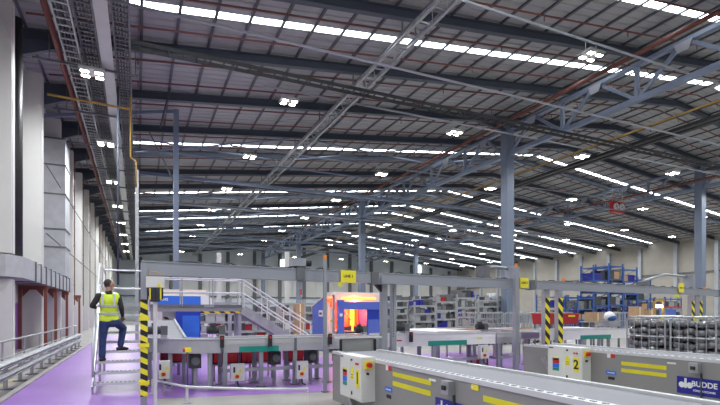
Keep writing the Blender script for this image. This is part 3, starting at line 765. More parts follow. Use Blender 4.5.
    b = build('switch_box', MB().box(x0-0.09, x0, yb-0.08, yb+0.06, 0.78, 0.93), 'galv', t)
    build('switch_knob', MB().box(x0-0.115, x0-0.09, yb-0.04, yb+0.02, 0.83, 0.88), 'black', b)
    build('conduit', MB().box(x0-0.03, x0-0.006, yb-0.095, yb-0.078, 0.12, 0.78), 'dark_grey', t)
    yl = extra['logo']
    lg = build('logo_plate', MB().box(x0-0.012, x0-0.006, yl-0.80, yl, 0.44, 0.70), 'logo_blue', t)
    X = x0-0.0125
    for dy in (0.075, 0.195): build('logo_dot', MB().tube([(X-0.003, yl-dy, 0.575), (X, yl-dy, 0.575)], 0.046, 18), 'white_paint', lg)
    build('logo_bar', MB().box(X-0.003, X, yl-0.15, yl-0.115, 0.53, 0.68), 'white_paint', lg)
    text_part('lettering', 'BUDDE', 0.112, tmtx((X-0.002, yl-0.405, 0.605), (0,-1,0)), 'white_paint', lg, 0.001, 0.003)
    text_part('lettering', 'FÖRDERTECHNIK', 0.040, tmtx((X-0.002, yl-0.405, 0.505), (0,-1,0)), 'white_paint', lg, 0.001, 0.001)
    plate('sticker', extra['sw']+0.30, extra['sw']+0.44, 0.875, 0.90, 'white_paint')
    return t
boom(3.20, '1', 'grey boom conveyor nearest the camera with cabinet numbered one',
     {'tape': [(4.94, 5.9, 0.815, 0.875), (4.94, 5.9, 0.685, 0.75), (3.0, 3.97, 0.79, 0.85), (3.0, 3.97, 0.66, 0.72)], 'sw': 4.54, 'logo': 4.83})
boom(7.70, '2', 'grey boom conveyor further right with cabinet numbered two',
     {'tape': [(5.02, 5.82, 0.77, 0.835), (5.02, 5.82, 0.65, 0.715)], 'sw': 4.57, 'logo': 4.85})
a = PX(471, 384, 3.19); b = PX(478, 391, 3.19)
bc = [o for o in bpy.data.objects if o.name == 'boom_conveyor'][0]
build('warning_sticker', MB().box(3.192, 3.2, b.y, a.y, b.z, a.z), 'yellow', bc)
build('warning_sticker', MB().box(3.190, 3.192, a.y-0.03, a.y, b.z+0.02, a.z-0.02), 'white_paint', bc)
# low screen at the tail of boom one
t = thing('tail_screen', 'low grey sheet screen with black end posts behind the first boom', 'screen', (4.0, 8.6, 0))
a = PY(340, 345, 8.6); b = PY(374, 345, 8.6)
build('sheet', MB().box(a.x, b.x, 8.58, 8.62, 0.0, 1.19), 'grey_paint', t)
build('top_edge', MB().box(a.x-0.1, b.x+0.15, 8.56, 8.64, 1.19, 1.22), 'alu', t)
for xx in (a.x, b.x): build('end_post', MB().box(xx-0.02, xx+0.02, 8.54, 8.58, 0, 1.17), 'black', t)

# ------------------------------------------------------------------ collector belt conveyor behind the gantry
def conveyor(name, lab, xa, xb, y0, y1, zt, side_m, strips, legs, group=None):
    t = thing(name, lab, 'conveyor', ((xa+xb)/2, (y0+y1)/2, 0), group)
    build('side_panel', MB().box(xa, xb, y0, y0+0.04, zt-0.30, zt), side_m, t)
    build('side_panel', MB().box(xa, xb, y1-0.04, y1, zt-0.30, zt), side_m, t)
    build('belt', MB().box(xa, xb, y0+0.04, y1-0.04, zt-0.08, zt-0.05), 'belt', t)
    build('edge_rail', MB().box(xa, xb, y0-0.02, y0+0.05, zt, zt+0.025), 'alu', t)
    build('edge_rail', MB().box(xa, xb, y1-0.05, y1+0.02, zt, zt+0.025), 'alu', t)
    build('upper_band', MB().box(xa, xb, y0-0.008, y0, zt-0.12, zt), 'tray_light' if side_m != 'white_paint' else 'white_paint', t)
    for (sa, sb) in strips: build('green_guard', MB().box(sa, sb, y0-0.012, y0, zt-0.30, zt-0.17), 'green', t)
    for x in legs:
        for yy in (y0+0.05, y1-0.12):
            l = build('leg', MB().box(x-0.045, x+0.045, yy-0.04, yy+0.04, 0.02, zt-0.30), 'alu_frame', t)
            build('foot_plate', MB().box(x-0.10, x+0.10, yy-0.08, yy+0.08, 0, 0.02), 'dark_galv', l)
        build('cross_tie', MB().box(x-0.03, x+0.03, y0+0.05, y1-0.12, 0.35, 0.41), 'alu_frame', t)
    build('lower_rail', MB().box(legs[0], legs[-1], y0+0.03, y0+0.07, 0.36, 0.44), 'galv', t)
    return t
cl = conveyor('belt_conveyor', 'long grey belt conveyor with green guard strip beside the curved conveyor', 1.65, 5.6, 10.95, 11.85, 1.10, 'galv_duct', ((2.05, 2.95),), (1.75, 2.55, 3.35, 4.15, 5.0))
build('sticker', MB().box(1.93, 2.02, 10.945, 10.95, 0.98, 1.04), 'red', cl); build('sticker', MB().box(3.02, 3.13, 10.945, 10.95, 0.97, 1.02), 'yellow', cl)
for x in (1.68, 3.35, 5.0): build('joint_plate', MB().box(x-0.03, x+0.03, 10.93, 10.95, 0.80, 1.10), 'dark_galv', cl)
cr2 = conveyor('belt_conveyor', 'white sided belt conveyor with green guard strip between the two booms', 5.7, 9.25, 10.95, 11.85, 1.10, 'white_paint', ((7.0, 8.25),), (5.9, 7.2, 8.9))
for (xa, xb, m) in ((6.05, 6.2, 'red'), (8.6, 8.78, 'yellow')): build('sticker', MB().box(xa, xb, 10.945, 10.95, 0.95, 1.03), m, cr2)
conveyor('belt_conveyor', 'grey belt conveyor behind the gantry post beside second boom tail', 9.3, 10.2, 10.95, 11.85, 1.10, 'galv', (), (9.4, 10.1))
conveyor('belt_conveyor', 'white belt conveyor right of the striped posts', 11.2, 15.5, 11.2, 12.2, 1.12, 'white_paint', ((12.9, 14.3),), (11.4, 13.0, 15.3))
# curved conveyor
t = thing('curved_conveyor', 'curved ninety degree belt conveyor at the left end of the line', 'conveyor', (1.0, 12.0, 0))
cx_, cy_, ri, ro = 1.65, 12.45, 0.6, 1.5
def arc_strip(r0, r1, z0, z1, n=16, a0=math.pi, a1=1.5*math.pi):
    mb = MB()
    for i in range(n):
        b0 = a0+(a1-a0)*i/n; b1 = a0+(a1-a0)*(i+1)/n
        q = [(cx_+r*math.cos(b), cy_+r*math.sin(b)) for (r, b) in ((r0,b0),(r1,b0),(r1,b1),(r0,b1))]
        mb._add([(p[0],p[1],z0) for p in q]+[(p[0],p[1],z1) for p in q], [(3,2,1,0),(4,5,6,7),(0,1,5,4),(1,2,6,5),(2,3,7,6),(3,0,4,7)])
    return mb
build('belt', arc_strip(ri+0.05, ro-0.05, 1.02, 1.05), 'belt', t)
build('outer_side', arc_strip(ro-0.05, ro, 0.80, 1.10), 'galv_duct', t)
build('inner_side', arc_strip(ri, ri+0.05, 0.80, 1.10), 'galv_duct', t)
build('edge_rail', arc_strip(ro-0.07, ro+0.02, 1.10, 1.125), 'alu', t)
build('bed', arc_strip(ri+0.05, ro-0.05, 0.86, 0.98), 'galv', t)
for an in (1.05, 1.25, 1.45):
    for rr in (ri+0.06, ro-0.08):
        xx, yy = cx_+rr*math.cos(an*math.pi), cy_+rr*math.sin(an*math.pi)
        build('leg', MB().box(xx-0.04, xx+0.04, yy-0.04, yy+0.04, 0, 0.80), 'alu_frame', t)
build('straight_bed', MB().beam(((2*cx_-ro-ri)/2, cy_, 0.97), ((2*cx_-ro-ri)/2, 16.5, 1.36), ro-ri, 0.14), 'belt', t)
for xx in (cx_-ro, cx_-ri): build('straight_side', MB().beam((xx, cy_, 0.96), (xx, 16.5, 1.35), 0.05, 0.27), 'galv_duct', t)
for yy in (14.0, 16.2):
    for xx in (cx_-ro+0.05, cx_-ri-0.05): build('leg', MB().box(xx-0.04, xx+0.04, yy-0.04, yy+0.04, 0, 0.80), 'alu_frame', t)
def motor(x, y, z, lab, s=1.0):
    t = thing('gear_motor', lab, 'motor', (x, y, z))
    build('motor_body', MB().tube([(x-0.16*s, y, z+0.1*s), (x+0.1*s, y, z+0.1*s)], 0.085*s, 14), 'dark_grey', t, False)
    f = MB()
    for q in range(6): f.tube([(x-0.14*s+q*0.035*s, y, z+0.1*s), (x-0.128*s+q*0.035*s, y, z+0.1*s)], 0.1*s, 14)
    build('cooling_fins', f, 'dark_grey', t)
    build('gearbox', MB().box(x+0.1*s, x+0.24*s, y-0.09*s, y+0.09*s, z, z+0.2*s), 'dark_galv', t)
    build('terminal_box', MB().box(x-0.08*s, x+0.03*s, y-0.06*s, y+0.06*s, z+0.19*s, z+0.26*s), 'dark_grey', t)
    build('mount', MB().box(x+0.1*s, x+0.24*s, y-0.09*s, y+0.09*s, z-0.06*s, z), 'galv', t)
a = PY(153, 338, 11.5); motor(a.x+0.05, 11.45, 1.20, 'dark grey gear motor on curved conveyor beside the stair')
a = PY(213, 336, 11.6); motor(a.x, 11.45, 1.19, 'dark gear motor on the conveyor in front of the steel crossover')
motor(5.2, 11.4, 1.18, 'dark gear motor on the conveyor below the blue oven', 0.8)
motor(6.35, 11.3, 1.19, 'dark gear motor at start of the white belt conveyor')
motor(9.0, 11.3, 1.19, 'dark gear motor at right end of the white belt conveyor', 0.9)
# emergency stop mushroom post on the curve
a = PY(187, 349, 10.85)
t = thing('stop_station', 'yellow emergency stop box with red button on a thin post before the curve', 'emergency stop', (a.x, 10.75, 0))
build('post', MB().tube([(a.x, 10.75, 0), (a.x, 10.75, 0.88)], 0.018, 8), 'dark_galv', t)
build('box', MB().box(a.x-0.05, a.x+0.07, 10.70, 10.80, 0.86, 0.95), 'yellow', t)
build('button', MB().tube([(a.x-0.05, 10.75, 0.905), (a.x-0.09, 10.75, 0.905)], 0.04, 12), 'red', t)
# white control boxes on the conveyor legs
for k, (u, v, wd, ht) in enumerate(((164.5, 370, 0.20, 0.36), (238, 372.5, 0.30, 0.37), (302.5, 370, 0.27, 0.40), (485, 352, 0.28, 0.36))):
    Y = (10.55, 10.72, 10.72, 10.72)[k]
    c = PY(u, v, Y)
    t = thing('control_box', ['small white control box on the curved conveyor beside striped post', 'white control box with yellow sign and red switch under green strip',
                              'white control box with red edge below the conveyor near thin post', 'white control box below the white belt conveyor'][k], 'control box', (c.x, Y, c.z-ht/2), 'white control boxes')
    b = build('enclosure', MB().box(c.x-wd/2, c.x+wd/2, Y, Y+0.14, c.z-ht/2, c.z+ht/2), 'cab_white', t)
    build('mounting_bracket', MB().box(c.x-0.03, c.x+0.03, Y+0.14, Y+0.20, c.z-0.08, c.z+0.08).box(c.x-0.03, c.x+0.03, Y+0.14, Y+0.2, 0.01, c.z), 'galv', t)
    build('warning_sticker', MB().prism([(c.x+0.0, c.z+0.0), (c.x+0.09, c.z+0.0), (c.x+0.045, c.z+0.09)], 'y', Y-0.004, Y), 'yellow', b)
    build('rotary_plate', MB().box(c.x-0.07, c.x+0.03, Y-0.006, Y, c.z-0.13, c.z-0.04), 'yellow', b)
    build('rotary_switch', MB().tube([(c.x-0.02, Y-0.04, c.z-0.085), (c.x-0.02, Y-0.006, c.z-0.085)], 0.038, 12), 'red', b)
    build('vent_label', MB().box(c.x-0.10, c.x-0.06, Y-0.004, Y, c.z+0.0, c.z+0.12), 'black', b)
    build('cable', MB().tube([(c.x, Y+0.05, c.z-ht/2), (c.x+0.02, Y+0.07, c.z-ht/2-0.12), (c.x+0.12, Y+0.1, c.z-ht/2-0.16)], 0.018, 6), 'dark_grey', t)
# red crates under the conveyor
def crate(x, y, w_, d_, h_, z, lab, slots=True):
    t = thing('red_crate', lab, 'crate', (x, y, z), 'red plastic crates')
    mb = MB().box(x-w_/2, x+w_/2, y-d_/2, y+d_/2, z, z+0.03)
    mb.box(x-w_/2, x+w_/2, y-d_/2, y-d_/2+0.02, z, z+h_); mb.box(x-w_/2, x+w_/2, y+d_/2-0.02, y+d_/2, z, z+h_)
    mb.box(x-w_/2, x-w_/2+0.02, y-d_/2, y+d_/2, z, z+h_); mb.box(x+w_/2-0.02, x+w_/2, y-d_/2, y+d_/2, z, z+h_)
    build('tub', mb, 'crate_red', t)
    build('rim', MB().box(x-w_/2-0.02, x+w_/2+0.02, y-d_/2-0.02, y-d_/2, z+h_-0.06, z+h_).box(x-w_/2-0.02, x-w_/2, y-d_/2, y+d_/2, z+h_-0.06, z+h_).box(x+w_/2, x+w_/2+0.02, y-d_/2, y+d_/2, z+h_-0.06, z+h_), 'crate_red', t)
    rb = MB(); n = int(w_/0.12)
    for q in range(1, n): rb.box(x-w_/2+q*w_/n-0.01, x-w_/2+q*w_/n+0.01, y-d_/2-0.012, y-d_/2, z, z+h_-0.06)
    build('ribs', rb, 'crate_red', t)
def at_y(u, Y): return Y*ray(u, 312).x/ray(u, 312).y
trk = [(179, 13.4, 0.9), (224, 12.5, 0.6), (246, 12.5, 0.34), (264, 12.6, 0.38), (293, 12.5, 0.42)]
for k, (u, Y, w_) in enumerate(trk):
    x = at_y(u, Y)
    crate(x, Y, w_, 0.5, 0.42, 0.42, f'dark red plastic crate under the conveyors, {ORD[k]} from the stair')
    o = thing('crate_stand', f'low grey stand under the {ORD[k]} red crate from the stair', 'stand', (x, Y, 0), 'crate stands')
    build('shelf', MB().box(x-w_/2, x+w_/2, Y-0.25, Y+0.25, 0.38, 0.415), 'galv', o)
    for sx in (-1, 1):
        for sy in (-0.2, 0.2): build('leg', MB().box(x+sx*(w_/2-0.03)-0.02, x+sx*(w_/2-0.03)+0.02, Y+sy-0.02, Y+sy+0.02, 0, 0.38), 'galv', o)
x = at_y(478, 12.6); crate(x, 12.6, 0.5, 0.4, 0.3, 0.0, 'bright red plastic crate on floor beneath the white belt conveyor')
# low pipe guard rail in front of the conveyor
t = thing('guard_rail', 'low galvanised pipe guard rail in front of the curved conveyor', 'railing', (1.6, 9.5, 0))
GP = [PZ(152.5, 380, 0.30), PZ(187, 387, 0.30), PZ(250, 389, 0.30), PZ(308, 389, 0.30)]
build('rail', MB().tube(GP+[GP[-1]-Vector((0,0,0.3))], 0.025, 8), 'alu', t, True)
for p in GP[:2]:
    q = build('post', MB().tube([p, (p.x, p.y, 0.0)], 0.028, 8), 'alu', t)
    build('foot_plate', MB().box(p.x-0.07, p.x+0.07, p.y-0.07, p.y+0.07, 0, 0.015), 'galv', q)

# ------------------------------------------------------------------ crossover bridge with stairs
YC = 18.5
xa, xb = at_y(150, YC), at_y(242, YC)
t = thing('crossover_bridge', 'grey steel crossover bridge with railing and yellow-black edge', 'bridge', ((xa+xb)/2, YC, 0))
build('deck_beam', MB().box(xa, xb, YC, YC+0.9, 1.72, 1.96), 'grey_paint', t)
build('deck_edge', MB().box(xa, xb, YC-0.02, YC, 1.86, 1.97), 'dark_galv', t)
xh = at_y(200, YC)
build('hazard_edge', MB().box(xh, xb-0.05, YC-0.03, YC-0.01, 1.66, 1.72), 'hazard_edge', t)
for z in (0.45, 0.95):
    build('rail', MB().tube([(xa, YC, 1.96+z), (xb, YC, 1.96+z)], 0.025, 8), 'alu', t)
    build('rail', MB().tube([(xa, YC+0.9, 1.96+z), (xb, YC+0.9, 1.96+z)], 0.025, 8), 'alu', t)
for q in range(4):
    xx = xa+(xb-xa)*q/3.0
    for yy in (YC, YC+0.9): build('rail_post', MB().tube([(xx, yy, 1.9), (xx, yy, 2.93)], 0.024, 8), 'galv', t)
for xx in (xa+0.1, xb-0.08):
    for yy in (YC+0.06, YC+0.84): build('leg', MB().box(xx-0.06, xx+0.06, yy-0.06, yy+0.06, 0, 1.72), 'alu_frame', t)
build('name_plate', MB().box(at_y(204, YC), at_y(214, YC), YC-0.03, YC-0.02, 1.87, 1.95), 'alu_frame', t)
# flight of steps down to the right
xs, xe = xb, xb+2.75
t = thing('crossover_steps', 'pale grey flight of steps with diagonal handrails right of crossover bridge', 'stairs', ((xs+xe)/2, YC+0.45, 0))
for yy in (YC, YC+0.9):
    build('stringer', MB().beam((xs+0.02, yy, 1.80), (xe, yy, 0.12), 0.04, 0.34), 'galv', t)
    for dz in (0.5, 1.0):
        build('hand_rail', MB().tube([(xs+0.05, yy, 1.90+dz), (xe, yy, 0.22+dz)], 0.028, 8), 'alu', t)
    for f_ in (0.02, 0.34, 0.67, 0.98): build('rail_post', MB().tube([(xs+0.02+(xe-xs)*f_, yy, 1.80-1.68*f_), (xs+0.02+(xe-xs)*f_, yy, 2.90-1.68*f_)], 0.022, 8), 'alu', t)
for q in range(9):
    xx = xs+0.06+q*0.29; z = 1.78-q*0.185
    build('tread', MB().box(xx, xx+0.28, YC+0.02, YC+0.88, z-0.03, z), 'galv', t)

# ------------------------------------------------------------------ blue sorter beside the crossover
YM = 21.0
xa, xb, xc = at_y(149, YM), at_y(200.5, YM), at_y(214, YM)
t = thing('blue_sorter', 'white and bright blue sorting machine behind the crossover bridge', 'machine', ((xa+xb)/2, YM+0.8, 0))
build('hood', MB().prism([(xa, 2.38), (xc-0.25, 2.38), (xc, 2.2), (xc, 2.0), (xc-0.15, 1.9), (xb, 1.9), (xb, 2.0), (xa, 2.0)], 'y', YM+0.03, YM+1.6), 'white_paint', t)
build('hood_top', MB().box(xa, xc-0.3, YM+0.1, YM+1.5, 2.38, 2.62), 'cream', t)
build('blue_panel', MB().box(xa+0.15, xb, YM-0.02, YM+0.03, 2.0, 2.35), 'blue', t)
text_part('lettering', 'MMS', 0.15, tmtx((at_y(164, YM), YM-0.022, 2.2), (1,0,0)), 'white_paint', t, 0.001, 0.003)
xl, xm = at_y(176, YM), at_y(200.5, YM)
b = build('lower_cabinet', MB().box(xl, xm, YM, YM+1.4, 0.0, 1.9), 'deep_blue', t)
build('cabinet_door', MB().box(xl+0.25, xm-0.04, YM-0.02, YM, 0.3, 1.55), 'blue', b)
build('support', MB().box(xa, xa+0.5, YM+0.2, YM+1.4, 0, 2.0), 'cab_white', t)
build('side_panel', MB().box(xa+0.5, xl, YM+0.3, YM+1.4, 0.0, 1.9), 'galv', t)
for (z, m) in ((1.4, 'hazard_edge'),): build('warning_tape', MB().box(xa+0.55, xl-0.25, YM+0.27, YM+0.3, z, z+0.1), m, t)

# ------------------------------------------------------------------ blue oven with glowing interior
YO, YE, XO = 18.7, 21.4, 7.36           # front plane, far end, left side plane
x1, xm, xr, x2 = at_y(337, YO), at_y(343.5, YO), at_y(366.5, YO), at_y(387, YO)
t = thing('shrink_oven', 'blue oven with glowing orange interior behind the conveyors', 'oven', ((XO+x2)/2, YO+1.3, 0))
build('left_wall', MB().prism([(19.85, 0), (YE, 0), (YE, 1.93), (19.85, 2.34)], 'x', XO, XO+0.05), 'violet_blue', t)
build('slope_top', MB().prism([(19.80, 2.36), (YE+0.05, 1.93), (YE+0.05, 1.97), (19.80, 2.42)], 'x', XO-0.03, x2), 'cream', t)
pl = build('notice', MB().box(XO-0.012, XO, 20.0, 20.5, 1.5, 1.78), 'white_paint', t)
build('notice_print', MB().box(XO-0.016, XO-0.012, 20.1, 20.4, 1.58, 1.68), 'dark_grey', pl)
build('post', MB().box(x1, xm, YO-0.1, YO+0.05, 0, 2.2), 'violet_blue', t)
a = PY(341, 315, YO-0.1); build('display', MB().box(a.x-0.06, a.x+0.06, YO-0.12, YO-0.1, a.z-0.06, a.z+0.06), 'white_paint', t)
build('header', MB().box(x1+0.1, x2, YO-0.12, YO+0.05, 1.80, 2.13), 'violet_blue', t)
rp = build('right_panel', MB().box(xr, x2, YO-0.05, YO+2.3, 0, 1.80), 'deep_blue', t)
build('right_panel_door', MB().box(xr+0.04, x2, YO-0.08, YO-0.05, 0.3, 1.38), 'violet_blue', rp)
build('roof', MB().box(XO, x2, YO+0.25, 19.85, 2.46, 2.54), 'cream', t)
build('roof_front', MB().box(x1-0.05, x2, YO+0.22, YO+0.26, 2.10, 2.50), 'cream', t)
build('back_wall', MB().box(XO+0.05, x2, YE-0.05, YE, 0, 1.9), 'cream', t)
build('inner_floor', MB().box(XO+0.05, x2, YO+0.1, YE-0.05, 0.85, 0.9), 'cream', t)
for k, yy in enumerate((18.78, 19.28)):
    build('side_curtain', MB().box(XO+0.02, XO+0.05, yy, yy+0.42, 0.2, (1.9, 2.1)[k]), 'cream', t)
for yy in (18.72, 19.72): build('curtain_frame', MB().box(XO-0.02, XO+0.06, yy, yy+0.07, 0, 2.4), 'alu_frame', t)
build('side_header', MB().box(XO-0.02, XO+0.05, 18.72, 19.79, 2.34, 2.46), 'cream', t)
s_ = build('side_knob', MB().ellipsoid((XO-0.03, 18.9, 1.34), 0.05, 0.05, 0.05), 'yellow', t)
n = 11
for q in range(n):
    xq = xm+0.02+(xr-xm-0.04)*q/n; wq = (xr-xm)/n*0.82
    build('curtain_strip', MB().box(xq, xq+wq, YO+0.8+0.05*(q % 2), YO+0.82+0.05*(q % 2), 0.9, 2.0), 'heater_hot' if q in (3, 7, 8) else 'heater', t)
build('diagonal_bar', MB().tube([(xm+0.15, YO+0.5, 1.78), (xm+0.55, YO+0.5, 1.35)], 0.025, 8), 'dark_grey', t)
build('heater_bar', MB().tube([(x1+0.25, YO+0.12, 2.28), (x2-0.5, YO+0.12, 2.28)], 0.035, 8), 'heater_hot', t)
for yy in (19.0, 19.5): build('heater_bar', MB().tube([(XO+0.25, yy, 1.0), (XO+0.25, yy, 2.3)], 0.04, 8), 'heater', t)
for (X_, Y_, Z_, e) in ((xm+0.6, YO+0.4, 1.6, 150.0), (x1+0.9, YO+0.14, 2.2, 60.0), (XO+0.4, 19.3, 2.0, 150.0)):
    pd = bpy.data.lights.new('heater_light', 'POINT'); pd.energy = e; pd.color = (1.0, 0.15, 0.045); pd.shadow_soft_size = 0.12
    po = bpy.data.objects.new('heater_light', pd); C.objects.link(po); po.parent = t
    po.location = Vector((X_, Y_, Z_))-t.location
rb = MB()
for q in range(16):
    xx = random.uniform(xm, x2-0.2); rb.cbox(xx, YO+random.uniform(0.0, 0.6), 1.0, 0.15, 0.14, 0.2*random.uniform(0.6, 1.3))
build('oven_parts', rb, 'dark_grey', t)['kind'] = 'stuff'

# ------------------------------------------------------------------ roll cages
def bundle_mesh():
    mb = MB(); mb.ellipsoid((0,0,0), 0.118, 0.16, 0.074, 10, 7)
    for p in mb.v:
        for i, r in enumerate((0.118, 0.16, 0.074)): 
            q = p[i]/r; p[i] = r*math.copysign(abs(q)**0.36, q)
    me = bpy.data.meshes.new('bundle'); me.from_pydata([tuple(p) for p in mb.v], [], mb.f); me.materials.append(M['wrap'])
    me.polygons.foreach_set('use_smooth', [True]*len(me.polygons)); return me
BUN = bundle_mesh()
def roll_cage(lab, loaded, group, accent=None, W=1.0, D=0.75, H=1.58):
    t = thing('roll_cage', lab, 'roll cage', (0,0,0), group)
    build('base', MB().box(-W/2, W/2, -D/2, D/2, 0.14, 0.19), 'galv', t)
    for sx in (-1, 1):
        for sy in (-1, 1):
            w_ = build('castor', MB().tube([(sx*(W/2-0.1)-0.02, sy*(D/2-0.1), 0.065), (sx*(W/2-0.1)+0.02, sy*(D/2-0.1), 0.065)], 0.065, 10), 'black', t)
            build('castor_fork', MB().box(sx*(W/2-0.1)-0.03, sx*(W/2-0.1)+0.03, sy*(D/2-0.1)-0.02, sy*(D/2-0.1)+0.02, 0.07, 0.14), 'galv', w_)
    for sy in (-1, 1):
        y = sy*D/2
        f = MB().tube([(-W/2, y, 0.19), (-W/2, y, H-0.08), (-W/2+0.08, y, H), (W/2-0.08, y, H), (W/2, y, H-0.08), (W/2, y, 0.19)], 0.022, 6)
        build('hoop', f, 'galv', t)
        for q in range(1, 5): build('bar', MB().tube([(-W/2+W*q/5, y, 0.19), (-W/2+W*q/5, y, H)], 0.011, 5), 'alu_frame', t)
        for z in (0.65, 1.1): build('cross_bar', MB().tube([(-W/2, y, z), (W/2, y, z)], 0.012, 5), 'alu_frame', t)
    for sx in (-1, 1):
        for q in range(1, 4): build('side_bar', MB().tube([(sx*W/2, -D/2+D*q/4, 0.19), (sx*W/2, -D/2+D*q/4, H-0.06)], 0.011, 5), 'alu_frame', t)
        build('side_top', MB().tube([(sx*W/2, -D/2, H-0.06), (sx*W/2, D/2, H-0.06)], 0.015, 5), 'galv', t)
    if accent:
        build('yellow_edge', MB().box(-W/2-0.03, -W/2+0.03, -D/2-0.04, -D/2, 0.3, H), 'yellow', t); build('yellow_edge', MB().box(W/2-0.03, W/2+0.03, -D/2-0.04, -D/2, 0.3, H), 'yellow', t)
        build('notice', MB().box(-0.16, 0.0, -D/2-0.05, -D/2-0.03, 0.95, H-0.1), 'white_paint', t)
        build('yellow_strap', MB().box(-W/2, W/2, -D/2-0.035, -D/2-0.025, 0.7, 0.74), 'yellow', t)
    if loaded:
        for c in range(4):
            for r_ in range(8):
                for (yy) in ((-0.18, 0.17) if loaded == 2 else (0.0,)):
                    o = bpy.data.objects.new('bundle', BUN); C.objects.link(o); o.parent = t
                    o.location = (-W/2+W*(c+0.5)/4+random.uniform(-0.015,0.015), yy, 0.275+r_*0.16+random.uniform(-0.015,0.015)); o.rotation_euler = (random.uniform(-0.3,0.3), random.uniform(-0.3,0.3), random.uniform(-0.3,0.3))
    return t
G1 = 'loaded roll cages beside the second boom'
c1 = roll_cage('silver roll cage packed with dark wrapped bundles, right behind second boom', 2, G1)
c1.location = (11.9, 8.05, 0); c1.rotation_euler = (0,0,-math.pi/2)
dup(c1, (11.9, 6.92, 0), -math.pi/2, 'silver roll cage of dark bundles at the right edge, nearest camera', G1)
dup(c1, (14.0, 9.3, 0), -math.pi/2, 'silver roll cage of dark bundles behind the yellow-edged cage', G1)
c2 = roll_cage('roll cage with yellow edges and white notice between the loaded cages', 1, G1, True, 0.72)
c2.location = (13.0, 8.72, 0); c2.rotation_euler = (0,0,-math.pi/2)
dup(c2, (13.1, 7.15, 0), -math.pi/2, 'yellow-edged roll cage with notice at the far right frame edge', G1)
# empty cages standing in rows
c3 = roll_cage('empty silver roll cage behind the gantry post, leftmost of the front row', 0, 'empty roll cages in rows', None, 0.72, 0.85, 1.68)
c3.location = (15.2, 20.0, 0)
for k in range(1, 8): dup(c3, (15.2+0.85*k, 20.0+0.1*k, 0), random.uniform(-0.1, 0.1), f'empty silver roll cage in the front row behind the gantry post, {ORD[k]} from left', 'empty roll cages in rows')
k = 0
for (x, y) in [(24+1.1*i, 26) for i in range(5)]+[(8.6+1.0*i, 27) for i in range(6)]+[(27+1.2*i, 22+0.5*i) for i in range(5)]+[(3.8+1.1*i, 31) for i in range(5)]:
    k += 1
    lab = f'empty silver roll cage in the scattered rows behind the racks, {ORD[k-1]} of them' 
    dup(c3, (x, y, 0), random.uniform(-0.15, 0.15), lab, 'empty roll cages in rows')

# ------------------------------------------------------------------ racks
def rack(x, y, W, D, H, levels, post_m, shelf_m, lab, group, fills, rotz=0.0):
    t = thing('storage_rack', lab, 'rack', (0,0,0), group)
    for sx in (-1, 1):
        for sy in (-1, 1): build('upright', MB().box(sx*W/2-0.045, sx*W/2+0.045, sy*D/2-0.045, sy*D/2+0.045, 0, H), post_m, t)
        br = MB(); z = 0.2; f = 1
        while z < H-0.5: br.beam((sx*W/2, -f*D/2, z), (sx*W/2, f*D/2, z+0.5), 0.03, 0.03); z += 0.5; f = -f
        build('end_bracing', br, post_m, t)
    for l in range(levels):
        z = 0.25+(H-0.45)*l/(levels-1) if levels > 1 else 0.3
        s = build('shelf', MB().box(-W/2, W/2, -D/2, D/2, z-0.05, z), shelf_m, t)
        build('shelf_beam', MB().box(-W/2, W/2, -D/2-0.05, -D/2, z-0.11, z), post_m, s)
        if l == levels-1 and not fills.get('top'): continue
        gap = (H-0.45)/(levels-1)
        xx = -W/2+0.06
        while xx < W/2-0.12:
            w_ = min(random.choice(fills['w']), W/2-0.06-xx); h_ = gap*random.uniform(0.45, 0.8); d_ = D*random.uniform(0.75, 0.95)
            if w_ > 0.1 and random.random() < fills.get('p', 0.9):
                m = random.choice(fills['m'])
                mb = MB().box(xx, xx+w_-0.04, -d_/2, d_/2, z, z+h_*0.9).box(xx-0.01, xx+w_-0.03, -d_/2-0.012, d_/2+0.012, z+h_*0.82, z+h_)
                build('tray', mb, m, t)
            xx += w_
    t.location = (x, y, 0); t.rotation_euler = (0,0,rotz)
    return t
SILV = {'w': (0.35, 0.45, 0.6), 'm': ('galv', 'dark_galv', 'dark_galv', 'dark_grey', 'dark_grey', 'alu_frame', 'wrap', 'galv'), 'p': 0.92, 'top': True}
for k in range(6):
    rack(17.3+1.98*k, 31.0+0.05*k, 1.84, 0.9, 2.75+0.1*(k % 3), 6, 'galv', 'dark_galv', f'silver shelving rack full of trays near the first column, {ORD[k]} from the left', 'silver shelving racks', SILV)
for k in range(3):
    rack(15.5+1.5*k, 25.0, 1.4, 0.8, 2.3+0.25*k, 5, 'galv', 'dark_galv', f'dark silver shelving rack right of the oven, {ORD[k]} from left', 'shelving racks right of the oven',
         {'w': (0.3, 0.4), 'm': ('dark_grey', 'dark_grey', 'dark_galv', 'dark_galv', 'galv', 'galv', 'wrap', 'wrap', 'crate_red', 'logo_blue'), 'p': 0.95, 'top': True})
for k in range(4):
    rack(3.3+2.0*k, 26.0, 1.9, 0.9, 2.4, 5, 'galv', 'dark_galv', f'silver shelving rack behind the crossover steps, {ORD[k]} from the left', 'racks behind the crossover', 
         {'w': (0.35, 0.5), 'm': ('dark_grey', 'dark_galv', 'galv', 'crate_red', 'tray_light', 'galv', 'dark_galv'), 'p': 0.8})
BL = {'w': (0.5, 0.7, 0.9), 'm': ('dark_grey', 'dark_grey', 'wrap', 'cardboard', 'logo_blue', 'dark_galv', 'galv'), 'p': 0.88, 'top': False}
for k, (u, H) in enumerate(((572, 3.0), (584, 5.4), (600, 5.6), (616, 5.4), (631, 4.6))):
    Y = 27.5; x = 31.5+1.74*k
    rack(x, Y+0.02*k, 1.62, 1.2, H, 6 if H > 4 else 4, 'rack_blue', 'rack_blue', f'tall blue pallet rack on the right, {ORD[k]} from the left', 'blue pallet racks', BL)
Y = 36.0
